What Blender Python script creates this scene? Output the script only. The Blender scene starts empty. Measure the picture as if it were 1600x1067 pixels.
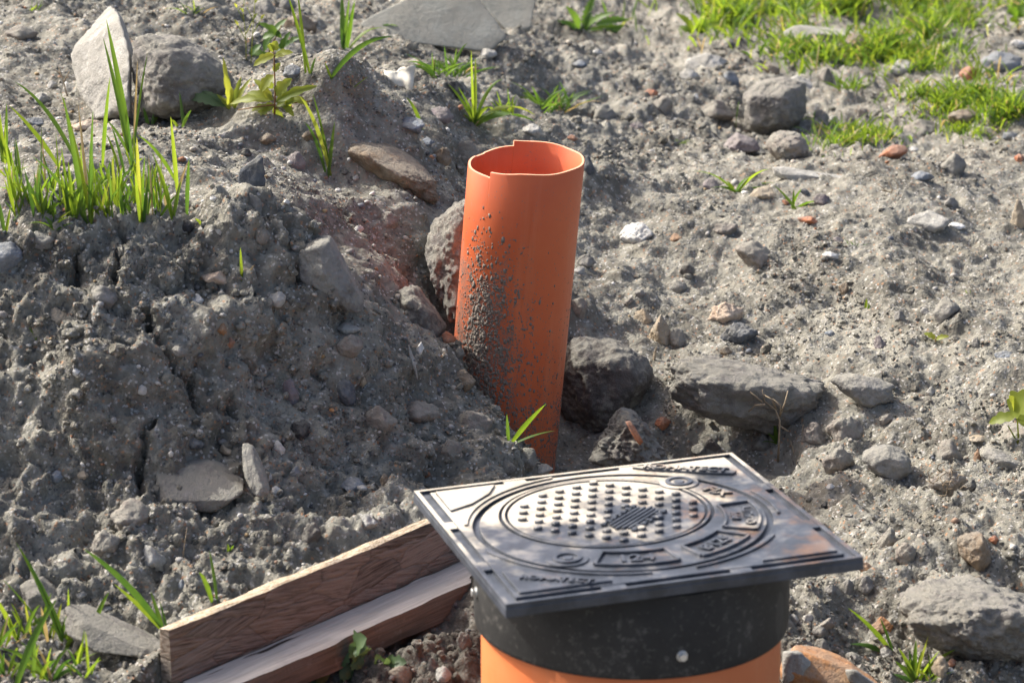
import bpy, bmesh, math, random
import numpy as np
from mathutils import Vector, Matrix
from mathutils.bvhtree import BVHTree

R = math.radians
rng = np.random.default_rng(7)
random.seed(7)
scene = bpy.context.scene
COL = scene.collection

# ------------------------------------------------------------------ camera
CAM_H, PITCH, FPX = 1.177, R(16.0), 4000.0
cam_d = bpy.data.cameras.new('camera'); cam = bpy.data.objects.new('camera', cam_d); COL.objects.link(cam)
cam.location = (0, 0, CAM_H); cam.rotation_euler = (R(90) - PITCH, 0, 0)
cam_d.lens = 90; cam_d.sensor_width = 36; cam_d.clip_start = 0.05; cam_d.clip_end = 400
cam_d.dof.use_dof = True; cam_d.dof.focus_distance = 3.5; cam_d.dof.aperture_fstop = 9.0
scene.camera = cam

# ------------------------------------------------------------------ sky, sun, exposure
SUN_AZ, SUN_EL = (-0.89, 0.46), R(44)
world = bpy.data.worlds.new('World'); scene.world = world; world.use_nodes = True
wn = world.node_tree.nodes; bg = wn['Background']
sky = wn.new('ShaderNodeTexSky'); sky.sky_type = 'NISHITA'; sky.sun_disc = False
sky.sun_elevation = SUN_EL; sky.sun_rotation = math.atan2(SUN_AZ[0], SUN_AZ[1])
sky.air_density = 0.7; sky.dust_density = 6.0; sky.ozone_density = 0.3
world.node_tree.links.new(sky.outputs[0], bg.inputs[0]); bg.inputs[1].default_value = 0.15
sun_d = bpy.data.lights.new('sun', 'SUN'); sun = bpy.data.objects.new('sun', sun_d); COL.objects.link(sun)
sun_d.energy = 3.3; sun_d.angle = R(0.6); sun_d.color = (1.0, 0.972, 0.905)
_l = math.hypot(*SUN_AZ)
to_sun = Vector((SUN_AZ[0] / _l * math.cos(SUN_EL), SUN_AZ[1] / _l * math.cos(SUN_EL), math.sin(SUN_EL)))
sun.rotation_euler = to_sun.to_track_quat('Z', 'Y').to_euler()
scene.view_settings.view_transform = 'Standard'; scene.view_settings.look = 'None'
scene.view_settings.gamma = 1.0; scene.view_settings.exposure = 1.0
scene.view_settings.use_curve_mapping = False
scene.cycles.max_bounces = 6

# ------------------------------------------------------------------ measuring helpers
FW = np.array([0, math.cos(PITCH), -math.sin(PITCH)]); UPV = np.array([0, math.sin(PITCH), math.cos(PITCH)])
CAMP = np.array([0, 0, CAM_H])
def ray(px, py):
    return FW + np.array([1, 0, 0]) * ((px - 800) / FPX) - UPV * ((py - 533.5) / FPX)
def at(px, py, Y):
    d = ray(px, py); return CAMP + d * (Y / d[1])

# ------------------------------------------------------------------ noise
def _hash(i, j, k, s):
    h = (i.astype(np.int64) * 374761393 + j.astype(np.int64) * 668265263 + k.astype(np.int64) * 2147483647 + s * 1274126177) & 0xffffffff
    h = ((h ^ (h >> 13)) * 1274126177) & 0xffffffff
    h = ((h ^ (h >> 16)) * 2246822519) & 0xffffffff
    return ((h ^ (h >> 15)) & 0xffffff).astype(np.float32) / 16777215.0
def vnoise(p, scale, seed=0):
    q = p / scale
    i = np.floor(q).astype(np.int64); f = (q - i).astype(np.float32); f = f * f * f * (f * (f * 6 - 15) + 10)
    out = 0
    for dx in (0, 1):
        for dy in (0, 1):
            for dz in (0, 1):
                w = (f[:, 0] if dx else 1 - f[:, 0]) * (f[:, 1] if dy else 1 - f[:, 1]) * (f[:, 2] if dz else 1 - f[:, 2])
                out = out + w * _hash(i[:, 0] + dx, i[:, 1] + dy, i[:, 2] + dz, seed)
    return out * 2 - 1
def fbm(p, scale, octv, gain=0.5, seed=0):
    o = 0; a = 1
    for k in range(octv):
        o = o + a * vnoise(p, scale / (2.07 ** k), seed + 17 * k); a *= gain
    return o
def lumps(p, cell, seed):
    """rounded crumbs: tallest hemisphere of the neighbouring cells (2D lattice)"""
    q = p[:, :2] / cell; i = np.floor(q).astype(np.int64); best = np.zeros(len(p), np.float32)
    z = np.zeros(len(p), np.int64)
    for dx in (-1, 0, 1):
        for dy in (-1, 0, 1):
            ci, cj = i[:, 0] + dx, i[:, 1] + dy
            cx = ci + _hash(ci, cj, z, seed); cy = cj + _hash(ci, cj, z, seed + 1)
            rr = 0.25 + 0.55 * _hash(ci, cj, z, seed + 2) ** 2
            d2 = ((q[:, 0] - cx) ** 2 + (q[:, 1] - cy) ** 2) / rr ** 2
            best = np.maximum(best, rr * np.sqrt(np.clip(1 - d2, 0, 1)))
    return best.astype(np.float32)
def cells(p, cell, seed):
    """broken plates: a random level per cell and the distance to the nearest joint"""
    q = p[:, :2] / cell; i = np.floor(q).astype(np.int64); f1 = np.full(len(p), 9.0); f2 = f1.copy(); lv = np.zeros(len(p)); z = np.zeros(len(p), np.int64)
    for dx in (-1, 0, 1):
        for dy in (-1, 0, 1):
            ci, cj = i[:, 0] + dx, i[:, 1] + dy
            d = np.hypot(q[:, 0] - ci - _hash(ci, cj, z, seed), q[:, 1] - cj - _hash(ci, cj, z, seed + 1)); h = _hash(ci, cj, z, seed + 2)
            new = d < f1; f2 = np.where(new, f1, np.minimum(f2, d)); lv = np.where(new, h, lv); f1 = np.minimum(f1, d)
    return lv * 2 - 1, (f2 - f1)
def sstep(a, b, x):
    t = np.clip((x - a) / (b - a), 0, 1); return t * t * (3 - 2 * t)

# ------------------------------------------------------------------ terrain shape (control points on the soil: where it is seen and how far it lies)
CP = [
 # left mound, its front face
 (0,1060,2.52),(130,1060,2.54),(0,900,2.72),(130,900,2.72),(250,905,2.71),(0,750,2.86),(150,750,2.87),(300,750,2.88),(450,760,2.95),
 (600,770,3.02),(700,760,3.08),(0,600,2.96),(150,600,2.97),(300,600,2.99),(450,620,3.05),(600,650,3.12),(720,680,3.2),
 (0,480,3.03),(150,480,3.04),(300,480,3.05),(420,490,3.10),(540,545,3.15),(640,600,3.2),
 (0,370,3.10),(150,352,3.13),(300,350,3.14),(420,362,3.16),(510,392,3.19),(560,480,3.22),(690,548,3.30),(790,640,3.34),(845,722,3.36),
 (280,960,2.62),(480,880,2.78),(650,800,2.95),
 # plateau behind its crest
 (0,300,3.30),(150,300,3.32),(280,300,3.33),(0,230,3.60),(150,230,3.60),(270,230,3.55),(60,185,3.90),(200,190,3.85),(330,185,3.80),
 (60,120,4.2),(60,40,4.5),(300,30,4.75),(100,0,4.65),
 # gully and the hump with the weed
 (350,250,3.5),(450,300,3.5),(540,350,3.5),(600,420,3.5),(650,470,3.56),(700,520,3.55),(690,440,3.62),
 (400,168,3.74),(480,144,3.77),(530,139,3.785),(580,164,3.80),(640,203,3.83),(700,275,3.87),
 (420,205,3.735),(480,205,3.745),(540,212,3.755),(600,232,3.79),(500,255,3.715),(560,265,3.725),(600,140,4.22),(645,182,4.14),(480,125,4.25),
 (560,240,3.74),(620,330,3.62),(680,335,3.70),
 (560,110,4.3),(650,130,4.35),(760,190,4.3),(850,200,4.4),(700,90,4.8),(500,60,4.9),(700,20,5.3),(850,100,5.0),
 # around and behind the narrow pipe
 (900,420,3.85),(920,330,4.1),(920,500,3.70),(900,692,3.53),(870,725,3.47),(780,330,4.05),
 # right-hand slope
 (1080,550,3.58),(1184,564,3.57),(1280,592,3.52),(1100,668,3.50),(1100,702,3.48),(1190,684,3.45),(1000,702,3.49),
 (1300,1060,2.75),(1560,1060,2.72),(1300,900,2.95),(1450,900,2.92),(1590,900,2.9),(1250,760,3.25),(1400,760,3.2),(1580,760,3.15),
 (1290,645,3.45),(1400,650,3.42),(1580,640,3.38),(1030,540,3.68),(1200,520,3.70),(1400,520,3.62),(1580,520,3.60),
 (1000,400,4.0),(1300,400,3.98),(1580,400,3.95),(930,245,4.45),(1100,262,4.42),(1250,268,4.4),(1400,268,4.4),(1580,275,4.4),
 (1250,228,4.75),(960,195,4.75),(1400,222,4.8),(1580,228,4.75),(1200,192,4.95),(1100,120,5.35),(1350,130,5.35),(1580,130,5.3),
 (900,60,5.6),(1100,40,6.0),(1300,60,5.9),(1580,50,5.8),(900,0,6.2),(1200,0,6.4),(1580,0,6.4)]
pts = np.array([at(*c) for c in CP])
extra = np.array([(-1.0,2.9,.22),(-1.0,3.15,.42),(-1.2,3.8,.42),(-1.5,5,.42),(-1.0,2.4,.05),(1.1,3.6,.15),(1.2,2.8,.05),(1.3,4.4,.23),(1.6,5.2,.22),
                  (-2,7.5,.5),(0,7.8,.42),(2,7.8,.4),(-3,3.5,.3),(3,3.5,.15),(-2.5,1.5,-.05),(0,1.2,-.1),(2.5,1.5,-.05),(-.3,2.3,.02),(.2,2.4,.0),(.8,2.4,.0),(.27,3.36,-.03),(.16,3.33,-.035),(.08,3.22,-.02)])
pts = np.vstack([pts, extra])
def phi(r2): return np.sqrt(r2 + 0.05 ** 2)
_A = phi(((pts[:, None, :2] - pts[None, :, :2]) ** 2).sum(-1)) - 0.0
_n = len(pts); _B = np.hstack([np.ones((_n, 1)), pts[:, :2]])
_M = np.block([[_A - 0.0 * np.eye(_n), _B], [_B.T, np.zeros((3, 3))]])
_M[:_n, :_n] -= np.eye(_n) * 0.005
_w = np.linalg.solve(_M, np.concatenate([pts[:, 2], np.zeros(3)]))
BA, BB = at(265, 985, 2.56), at(690, 810, 2.91)          # the board's top edge
bdir = (BB - BA)[:2] / np.linalg.norm((BB - BA)[:2]); bnor = np.array([-bdir[1], bdir[0]])   # bnor points up the mound
def height(x, y):
    x = np.asarray(x, float).ravel(); y = np.asarray(y, float).ravel(); out = np.empty(len(x))
    for a in range(0, len(x), 60000):
        X, Y = x[a:a + 60000], y[a:a + 60000]
        Xc, Yc = np.clip(X, -3, 3), np.clip(Y, 0.5, 8)
        r2 = (Xc[:, None] - pts[None, :, 0]) ** 2 + (Yc[:, None] - pts[None, :, 1]) ** 2
        h = phi(r2) @ _w[:_n] + _w[_n] + _w[_n + 1] * Xc + _w[_n + 2] * Yc
        h = h + 0.03 * np.clip(Y - 8, 0, 60)
        s = (X - BA[0]) * bnor[0] + (Y - BA[1]) * bnor[1]        # >0 behind the board
        t = (X - BA[0]) * bdir[0] + (Y - BA[1]) * bdir[1]
        pit = 0.028 + 0.05 * sstep(0.02, -0.15, t) - 0.05 * sstep(0.05, 0.5, -s)
        ins = sstep(0.014, 0.002, s) * sstep(0.62, 0.5, t)
        near = sstep(0.32, 0.16, np.hypot(X - 0.125, Y - 2.52))    # trench round the chamber
        ins = np.maximum(ins, near)
        pit = np.minimum(pit, h)
        out[a:a + 60000] = h + (pit - h) * ins
    return out
def ray_base(px, py):
    d = ray(px, py); ts = np.linspace(2.2, 8.0, 1500); P = CAMP + ts[:, None] * d
    below = P[:, 2] < height(P[:, 0], P[:, 1]); k = int(np.argmax(below)) if below.any() else len(ts) - 1
    return P[k]

def spaced(a, b, s0, s1):
    o = [a]; s = s0
    while o[-1] < b:
        o.append(o[-1] + s0 + (s1 - s0) * (o[-1] - a) / (b - a))
    o[-1] = b; return o
ys = np.array(list(np.linspace(-8, 2.25, 14)) + spaced(2.3, 4.7, 0.0038, 0.0042) + spaced(4.71, 7.3, 0.005, 0.03) + spaced(7.4, 90, .15, 12.0))
xh = np.array(spaced(0.0019, 0.80, 0.0038, 0.0038) + spaced(0.805, 1.7, 0.006, 0.03) + spaced(1.8, 90, .25, 14.0))
xs = np.concatenate([-xh[::-1], xh]); NX, NY = len(xs), len(ys)
X, Y = np.meshgrid(xs, ys); X = X.ravel(); Y = Y.ravel()
Z = height(X, Y)
Zg = Z.reshape(NY, NX); gy, gx = np.gradient(Zg, ys, xs)
N = np.stack([-gx.ravel(), -gy.ravel(), np.ones(NX * NY)], -1); N /= np.linalg.norm(N, axis=1)[:, None]
P = np.stack([X, Y, Z], -1)
core = sstep(8.5, 6.5, Y) * sstep(1.2, 2.2, Y) * sstep(2.6, 1.8, np.abs(X))
mound = sstep(0.05, -0.1, X + 0.55 * (Y - 3.3)) * sstep(3.4, 3.1, Y)            # clayey, cracked face
s_b = (X - BA[0]) * bnor[0] + (Y - BA[1]) * bnor[1]; t_b = (X - BA[0]) * bdir[0] + (Y - BA[1]) * bdir[1]
calm = 1 - 0.85 * sstep(.045, .012, np.abs(s_b - .006)) * sstep(.68, .62, t_b) * sstep(-.06, -.01, t_b)      # soil lies flat against the board
mound = np.maximum(mound, np.maximum(.75 * sstep(.12, .30, X) * sstep(3.48, 3.30, Y), .45 * sstep(4.35, 4.7, Y)) * core)
big = 0.028 * fbm(P, 0.30, 3, .5, 3) + 0.014 * fbm(P, 0.085, 3, .55, 31) + .010 * mound * fbm(P, .11, 3, .6, 131)
billow = 0.012 * (0.5 - np.abs(fbm(P, 0.060, 5, .6, 91)))
P2 = P + 0.008 * np.stack([fbm(P, .02, 2, .5, 5), fbm(P, .02, 2, .5, 6), 0 * X], -1)
Pw = P2.copy(); Pw[:, 1] += P[:, 2] * 0.9
patchy = sstep(-.2, .5, vnoise(P, .12, 8)); patch2 = sstep(-.3, .4, vnoise(P, .06, 9))
cr = (0.004 + .009 * mound) * lumps(Pw, .045, 11) * patchy + (0.0055 + .001 * mound) * lumps(Pw, .019, 23) * (0.2 + patch2) + 0.0045 * lumps(Pw, .0105, 37) * (.4 + .6 * patchy)
fine = 0.0040 * fbm(P, .024, 4, .7, 55) + .0016 * vnoise(P, .0075, 59)
Pc = Pw + .016 * np.stack([fbm(P, .035, 3, .6, 201), fbm(P, .035, 3, .6, 202), 0 * X], -1)
lv1, j1 = cells(Pc, .060, 211); lv2, j2 = cells(Pc, .026, 221)
where_ = (.14 + .86 * mound) * sstep(-.35, .35, vnoise(P, .14, 231))
plates = where_ * (.0075 * lv1 * sstep(0, .10, j1) - .010 * np.exp(-(j1 / .07) ** 2) * sstep(-.1, .5, vnoise(P, .1, 241)) + .0045 * lv2 * sstep(0, .15, j2) - .0035 * np.exp(-(j2 / .10) ** 2))
disp = core * calm * (plates + big + billow * (0.38 + 1.0 * mound) + cr + fine * (.62 + .38 * mound)) - core * 0.006
# open cracks in the mound
CRACKS = [[(187,352),(192,395),(186,456)],[(222,468),(238,505),(246,535),(262,552),(270,572),(292,590),(305,622),(312,632)],[(128,388),(122,425),(105,452)],
          [(364,622),(372,650),(388,690),(402,722)],[(458,378),(464,440)],[(228,660),(226,690),(214,720),(220,760)],[(505,560),(522,600)],[(395,560),(410,575)],
          [(60,905),(110,890),(160,880)],[(228,925),(290,915)],[(590,640),(650,680),(700,700)]]
for cr_ in CRACKS:
    w3 = np.array([ray_base(*c) for c in cr_])
    lo, hi = w3.min(0) - .05, w3.max(0) + .05
    sel = np.where((X > lo[0]) & (X < hi[0]) & (Y > lo[1]) & (Y < hi[1]))[0]
    if not len(sel): continue
    q = P[sel] + 0.007 * np.stack([fbm(P[sel], .03, 3, .7, 71), fbm(P[sel], .03, 3, .7, 72), 0 * sel], -1); dmin = np.full(len(sel), 9.0)
    for a, b in zip(w3[:-1], w3[1:]):
        ab = b - a; t = np.clip(((q - a) @ ab) / (ab @ ab), 0, 1); dmin = np.minimum(dmin, np.linalg.norm(q - a - t[:, None] * ab, axis=1))
    wv_ = .0021 + .0026 * (.5 + .5 * vnoise(P[sel], .05, 73)); disp[sel] -= 0.042 * np.exp(-(dmin / wv_) ** 2) - 0.004 * np.exp(-((dmin - .012) / .008) ** 2)
PP = P + N * disp[:, None]
PP[:, 2] += core * 0.0
quads = (np.arange(NY - 1)[:, None] * NX + np.arange(NX - 1)[None, :]).ravel()
F4 = np.stack([quads, quads + 1, quads + 1 + NX, quads + NX], -1)

def mesh_np(name, verts, faces, smooth=True):
    me = bpy.data.meshes.new(name); nv, nf, k = len(verts), len(faces), faces.shape[1]
    me.vertices.add(nv); me.vertices.foreach_set('co', np.asarray(verts, np.float32).ravel())
    me.loops.add(nf * k); me.loops.foreach_set('vertex_index', faces.astype(np.int32).ravel())
    me.polygons.add(nf); me.polygons.foreach_set('loop_start', np.arange(0, nf * k, k, dtype=np.int32))
    me.polygons.foreach_set('loop_total', np.full(nf, k, np.int32))
    me.polygons.foreach_set('use_smooth', np.full(nf, smooth, bool))
    me.update(calc_edges=True); me.validate(); return me
def link(name, me, mat=None, parent=None):
    o = bpy.data.objects.new(name, me); COL.objects.link(o)
    if mat is not None and me is not None and len(me.materials) == 0: me.materials.append(mat)
    if parent is not None: o.parent = parent
    return o
def tag(o, label, cat, group=None, kind=None):
    o['label'] = label
    if cat: o['category'] = cat
    if group: o['group'] = group
    if kind: o['kind'] = kind
    return o
def empty(name, loc, label, cat, group=None, rot=None):
    o = bpy.data.objects.new(name, None); COL.objects.link(o); o.location = loc; o.empty_display_size = .02
    if rot is not None: o.rotation_euler = rot
    return tag(o, label, cat, group)

# ------------------------------------------------------------------ materials
class NT:
    def __init__(s, name):
        s.m = bpy.data.materials.new(name); s.m.use_nodes = True; s.t = s.m.node_tree; s.n = s.t.nodes
        s.b = s.n['Principled BSDF']; s.out = s.n['Material Output']; s.co = None
    def coord(s, which='Object'):
        if s.co is None: s.co = s.n.new('ShaderNodeTexCoord')
        return s.co.outputs[which]
    def geo(s):
        return s.n.new('ShaderNodeNewGeometry').outputs['Position']
    def L(s, a, b): s.t.links.new(a, b)
    def val(s, x, sock):
        if isinstance(x, (int, float)): sock.default_value = x
        elif isinstance(x, tuple): sock.default_value = x if len(x) == len(sock.default_value) else (x + (1,))
        else: s.L(x, sock)
    def noise(s, scale, detail=4, rough=.55, vec=None, dist=0.0, out=0):
        k = s.n.new('ShaderNodeTexNoise'); k.inputs['Scale'].default_value = scale; k.inputs['Detail'].default_value = detail
        k.inputs['Roughness'].default_value = rough; k.inputs['Distortion'].default_value = dist
        s.L(vec if vec is not None else s.coord(), k.inputs['Vector']); return k.outputs[out]
    def voro(s, scale, vec=None, feat='F1', out='Distance', rnd=1.0):
        k = s.n.new('ShaderNodeTexVoronoi'); k.feature = feat; k.inputs['Scale'].default_value = scale; k.inputs['Randomness'].default_value = rnd
        s.L(vec if vec is not None else s.coord(), k.inputs['Vector']); return k.outputs[out]
    def mapv(s, vec, scale=(1, 1, 1), rot=(0, 0, 0), loc=(0, 0, 0)):
        k = s.n.new('ShaderNodeMapping'); s.L(vec, k.inputs[0]); k.inputs['Scale'].default_value = scale; k.inputs['Rotation'].default_value = rot; k.inputs['Location'].default_value = loc
        return k.outputs[0]
    def step(s, x, a, b, c=0.0, d=1.0):
        k = s.n.new('ShaderNodeMapRange'); s.val(x, k.inputs[0]); k.inputs[1].default_value = a; k.inputs[2].default_value = b
        k.inputs[3].default_value = c; k.inputs[4].default_value = d; k.interpolation_type = 'SMOOTHSTEP'; return k.outputs[0]
    def math(s, op, a, b=0.0, c=0.0):
        k = s.n.new('ShaderNodeMath'); k.operation = op; s.val(a, k.inputs[0]); s.val(b, k.inputs[1]); s.val(c, k.inputs[2]); return k.outputs[0]
    def mix(s, f, a, b, mode='MIX'):
        k = s.n.new('ShaderNodeMix'); k.data_type = 'RGBA'; k.blend_type = mode; s.val(f, k.inputs[0]); s.val(a, k.inputs[6]); s.val(b, k.inputs[7]); return k.outputs[2]
    def sep(s, v):
        k = s.n.new('ShaderNodeSeparateXYZ'); s.L(v, k.inputs[0]); return k.outputs
    def attr(s, name, out='Fac'):
        k = s.n.new('ShaderNodeAttribute'); k.attribute_name = name; return k.outputs[out]
    def rand(s): return s.n.new('ShaderNodeObjectInfo').outputs['Random']
    def bump(s, h, strength, dist, normal=None):
        k = s.n.new('ShaderNodeBump'); k.inputs['Strength'].default_value = strength; k.inputs['Distance'].default_value = dist
        s.L(h, k.inputs['Height'])
        if normal is not None: s.L(normal, k.inputs['Normal'])
        return k.outputs[0]
    def done(s, color=None, rough=.9, normal=None, spec=.3, metal=0.0):
        if color is not None: s.val(color, s.b.inputs['Base Color'])
        s.val(rough, s.b.inputs['Roughness']); s.val(spec, s.b.inputs['Specular IOR Level']); s.val(metal, s.b.inputs['Metallic'])
        if normal is not None: s.L(normal, s.b.inputs['Normal'])
        return s.m

DRY, DARK = (.246, .236, .198), (.134, .127, .105)
def soil_mat(name, moist_attr=True):
    k = NT(name); p = k.geo()
    a = k.noise(9, 6, .6, p); b = k.noise(70, 5, .65, p); c = k.noise(420, 3, .6, p)
    col = k.mix(k.step(a, .35, .65), DARK, DRY)
    col = k.mix(k.math('MULTIPLY', k.step(b, .50, .66), .55), col, (.33, .32, .285))
    col = k.mix(k.math('MULTIPLY', k.step(b, .47, .33), .6), col, (.135, .116, .10))
    col = k.mix(k.math('MULTIPLY', k.step(k.noise(26, 3, .5, p), .58, .70), .4), col, (.255, .235, .185))
    sp = k.voro(330, p, out='Color'); s = k.sep(sp)
    col = k.mix(k.math('MULTIPLY', k.step(s[0], .93, .96), .6), col, (.52, .50, .47))
    col = k.mix(k.math('MULTIPLY', k.step(s[1], .95, .97), .7), col, (.06, .06, .065))
    col = k.mix(k.math('MULTIPLY', k.step(s[2], .965, .98), .6), col, (.36, .19, .10))
    if moist_attr:
        m = k.attr('moist'); wet = k.mix(k.step(b, .35, .65), (.045, .039, .033), (.098, .086, .074)); col = k.mix(m, col, wet)
    h = k.math('ADD', k.math('MULTIPLY', b, .7), k.math('MULTIPLY', c, .4)); h = k.math('ADD', h, k.math('MULTIPLY', k.noise(170, 4, .7, p), .6))
    gr = k.math('SUBTRACT', 1.0, k.voro(150, p)); gr2 = k.math('SUBTRACT', 1.0, k.voro(310, p))
    pm_ = k.step(k.noise(7, 4, .6, p), .38, .62, .25, 1.0); n1 = k.bump(k.math('MULTIPLY', k.math('ADD', k.math('MULTIPLY', gr, .9), k.math('MULTIPLY', gr2, .5)), pm_), .75, .0040)
    return k.done(col, .95, k.bump(h, 1.0, .0036, n1), .12)
M = {}
M['soil'] = soil_mat('soil'); M['clod'] = soil_mat('soil_clod')
def stone_mat(name, c1, c2, rough=.85, grain=75, speck=.4, dust=.55, bump=.0022):
    k = NT(name); p = k.coord(); n = k.noise(14, 5, .6, p); g = k.noise(grain, 6, .7, p)
    col = k.mix(k.step(n, .32, .68), c1, c2)
    col = k.mix(k.math('MULTIPLY', k.step(g, .52, .72), speck), col, tuple(min(.8, x * 1.7 + .05) for x in c2))
    col = k.mix(k.math('MULTIPLY', k.step(g, .47, .30), speck), col, tuple(x * .45 for x in c1))
    w = k.geo(); d = k.math('ADD', k.noise(30, 5, .65, w), k.math('MULTIPLY', k.noise(220, 2, .5, w), .25))
    gn = k.sep(k.n.new('ShaderNodeNewGeometry').outputs['Normal'])[2]                 # loose soil settles on what faces up
    d = k.math('ADD', d, k.math('MULTIPLY', gn, .10))
    col = k.mix(k.math('MULTIPLY', k.step(d, .56, .76), dust), col, (.262, .25, .212))
    h = k.math('ADD', g, k.math('MULTIPLY', k.noise(grain * 4, 3, .6, p), .4))
    return k.done(col, rough, k.bump(h, .8, bump), .3)
SM = dict(
 grey=((.15, .145, .133), (.26, .25, .232)), pale=((.32, .31, .285), (.46, .45, .42)), white=((.56, .55, .52), (.74, .73, .70)), boulder=((.150, .140, .126), (.285, .268, .243)),
 palerock=((.25, .24, .215), (.40, .385, .35)), darkboulder=((.085, .077, .072), (.165, .150, .136)), blue=((.13, .15, .18), (.24, .265, .30)), slate=((.055, .062, .075), (.12, .132, .15)), black=((.018, .018, .02), (.045, .045, .05)),
 brown=((.13, .095, .065), (.27, .205, .14)), tan=((.30, .235, .16), (.44, .36, .26)), brick=((.32, .115, .06), (.45, .19, .10)), orange=((.42, .18, .06), (.52, .27, .12)),
 purple=((.15, .125, .135), (.25, .21, .215)), concrete=((.27, .265, .245), (.37, .365, .34)), earth=((.17, .148, .128), (.29, .256, .22)), rust=((.24, .105, .04), (.38, .19, .08)), tile=((.45, .33, .24), (.55, .43, .33)))
for _k, (_a, _b) in SM.items():
    M[_k] = stone_mat('stone_' + _k, _a, _b, dust=(.85 if _k in ('earth', 'darkboulder', 'boulder', 'grey') else .45), bump=.006 if _k == 'earth' else .0075 if 'boulder' in _k else .005, grain=120 if 'boulder' in _k else 80)
M['slab'] = stone_mat('slab_concrete', (.19, .192, .168), (.30, .30, .265), grain=120, speck=.3, dust=.6, bump=.002)

def leaf_mat(name, c1, c2, tr=.5):
    k = NT(name); p = k.coord(); n = k.noise(60, 4, .6, p); r = k.rand()
    col = k.mix(k.step(k.math('ADD', k.math('MULTIPLY', n, .6), k.math('MULTIPLY', r, .5)), .2, .8), c1, c2)
    k.done(col, .5, None, .35)
    t = k.n.new('ShaderNodeBsdfTranslucent'); k.L(k.mix(1.0, col, (2.3, 2.1, 1.3), 'MULTIPLY'), t.inputs[0])
    mx = k.n.new('ShaderNodeMixShader'); mx.inputs[0].default_value = tr; k.L(k.b.outputs[0], mx.inputs[1]); k.L(t.outputs[0], mx.inputs[2]); k.L(mx.outputs[0], k.out.inputs[0])
    return k.m
M['grass'] = leaf_mat('grass_blade', (.055, .118, .014), (.155, .225, .024), .54)
M['grass_dark'] = leaf_mat('grass_blade_deep', (.040, .098, .018), (.085, .155, .025), .42)
M['weed'] = leaf_mat('weed_leaf', (.13, .175, .03), (.22, .25, .045), .5)
M['herb'] = leaf_mat('herb_leaf', (.045, .085, .035), (.085, .135, .06), .3)
M['straw'] = leaf_mat('dry_straw', (.30, .22, .11), (.42, .33, .19), .25)
M['stem'] = leaf_mat('red_stem', (.20, .09, .035), (.22, .15, .05), .1)
k = NT('petal'); M['petal'] = k.done((.55, .16, .42), .6)
k = NT('twig'); M['twig'] = k.done(k.mix(k.noise(200), (.16, .115, .07), (.36, .29, .20)), .9)

# ------------------------------------------------------------------ ground
gme = mesh_np('ground', PP, F4)
moist = np.zeros(NX * NY)
s_ = (X - BA[0]) * bnor[0] + (Y - BA[1]) * bnor[1]; t_ = (X - BA[0]) * bdir[0] + (Y - BA[1]) * bdir[1]
moist = np.maximum(moist, sstep(0.02, -0.01, s_) * sstep(0.75, .5, t_) * sstep(-.02, .06, t_) * sstep(.40, .25, X - .02))
for (cx, cy, r0, amt) in ((-.17, 3.50, .17, .10), (.22, 3.42, .14, .5), (.06, 3.45, .13, .6)):
    moist = np.maximum(moist, amt * sstep(r0, r0 * .4, np.hypot(X - cx, (Y - cy))))
moist = np.clip(moist * (.75 + .5 * vnoise(P, .05, 400)), 0, 1)
at_ = gme.attributes.new('moist', 'FLOAT', 'POINT'); at_.data.foreach_set('value', moist.astype(np.float32))
ground = link('ground', gme, M['soil']); ground['kind'] = 'structure'; ground['label'] = 'dry grey-brown excavated soil heaped into mounds and slopes'
bpy.context.view_layer.update()
BVH = BVHTree.FromObject(ground, bpy.context.evaluated_depsgraph_get())
def hit(px, py):
    d = Vector(ray(px, py)); dn = d.normalized(); h = BVH.ray_cast(Vector(CAMP), dn)
    if h[0] is None: p = Vector(ray_base(px, py)); return p, Vector((0, 0, 1)), (p - Vector(CAMP)).dot(Vector(FW))
    return h[0], h[1], (h[0] - Vector(CAMP)).dot(Vector(FW))
def drop(x, y):
    h = BVH.ray_cast(Vector((x, y, 5)), Vector((0, 0, -1)))
    return (h[0], h[1]) if h[0] is not None else (Vector((x, y, 0)), Vector((0, 0, 1)))

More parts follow.
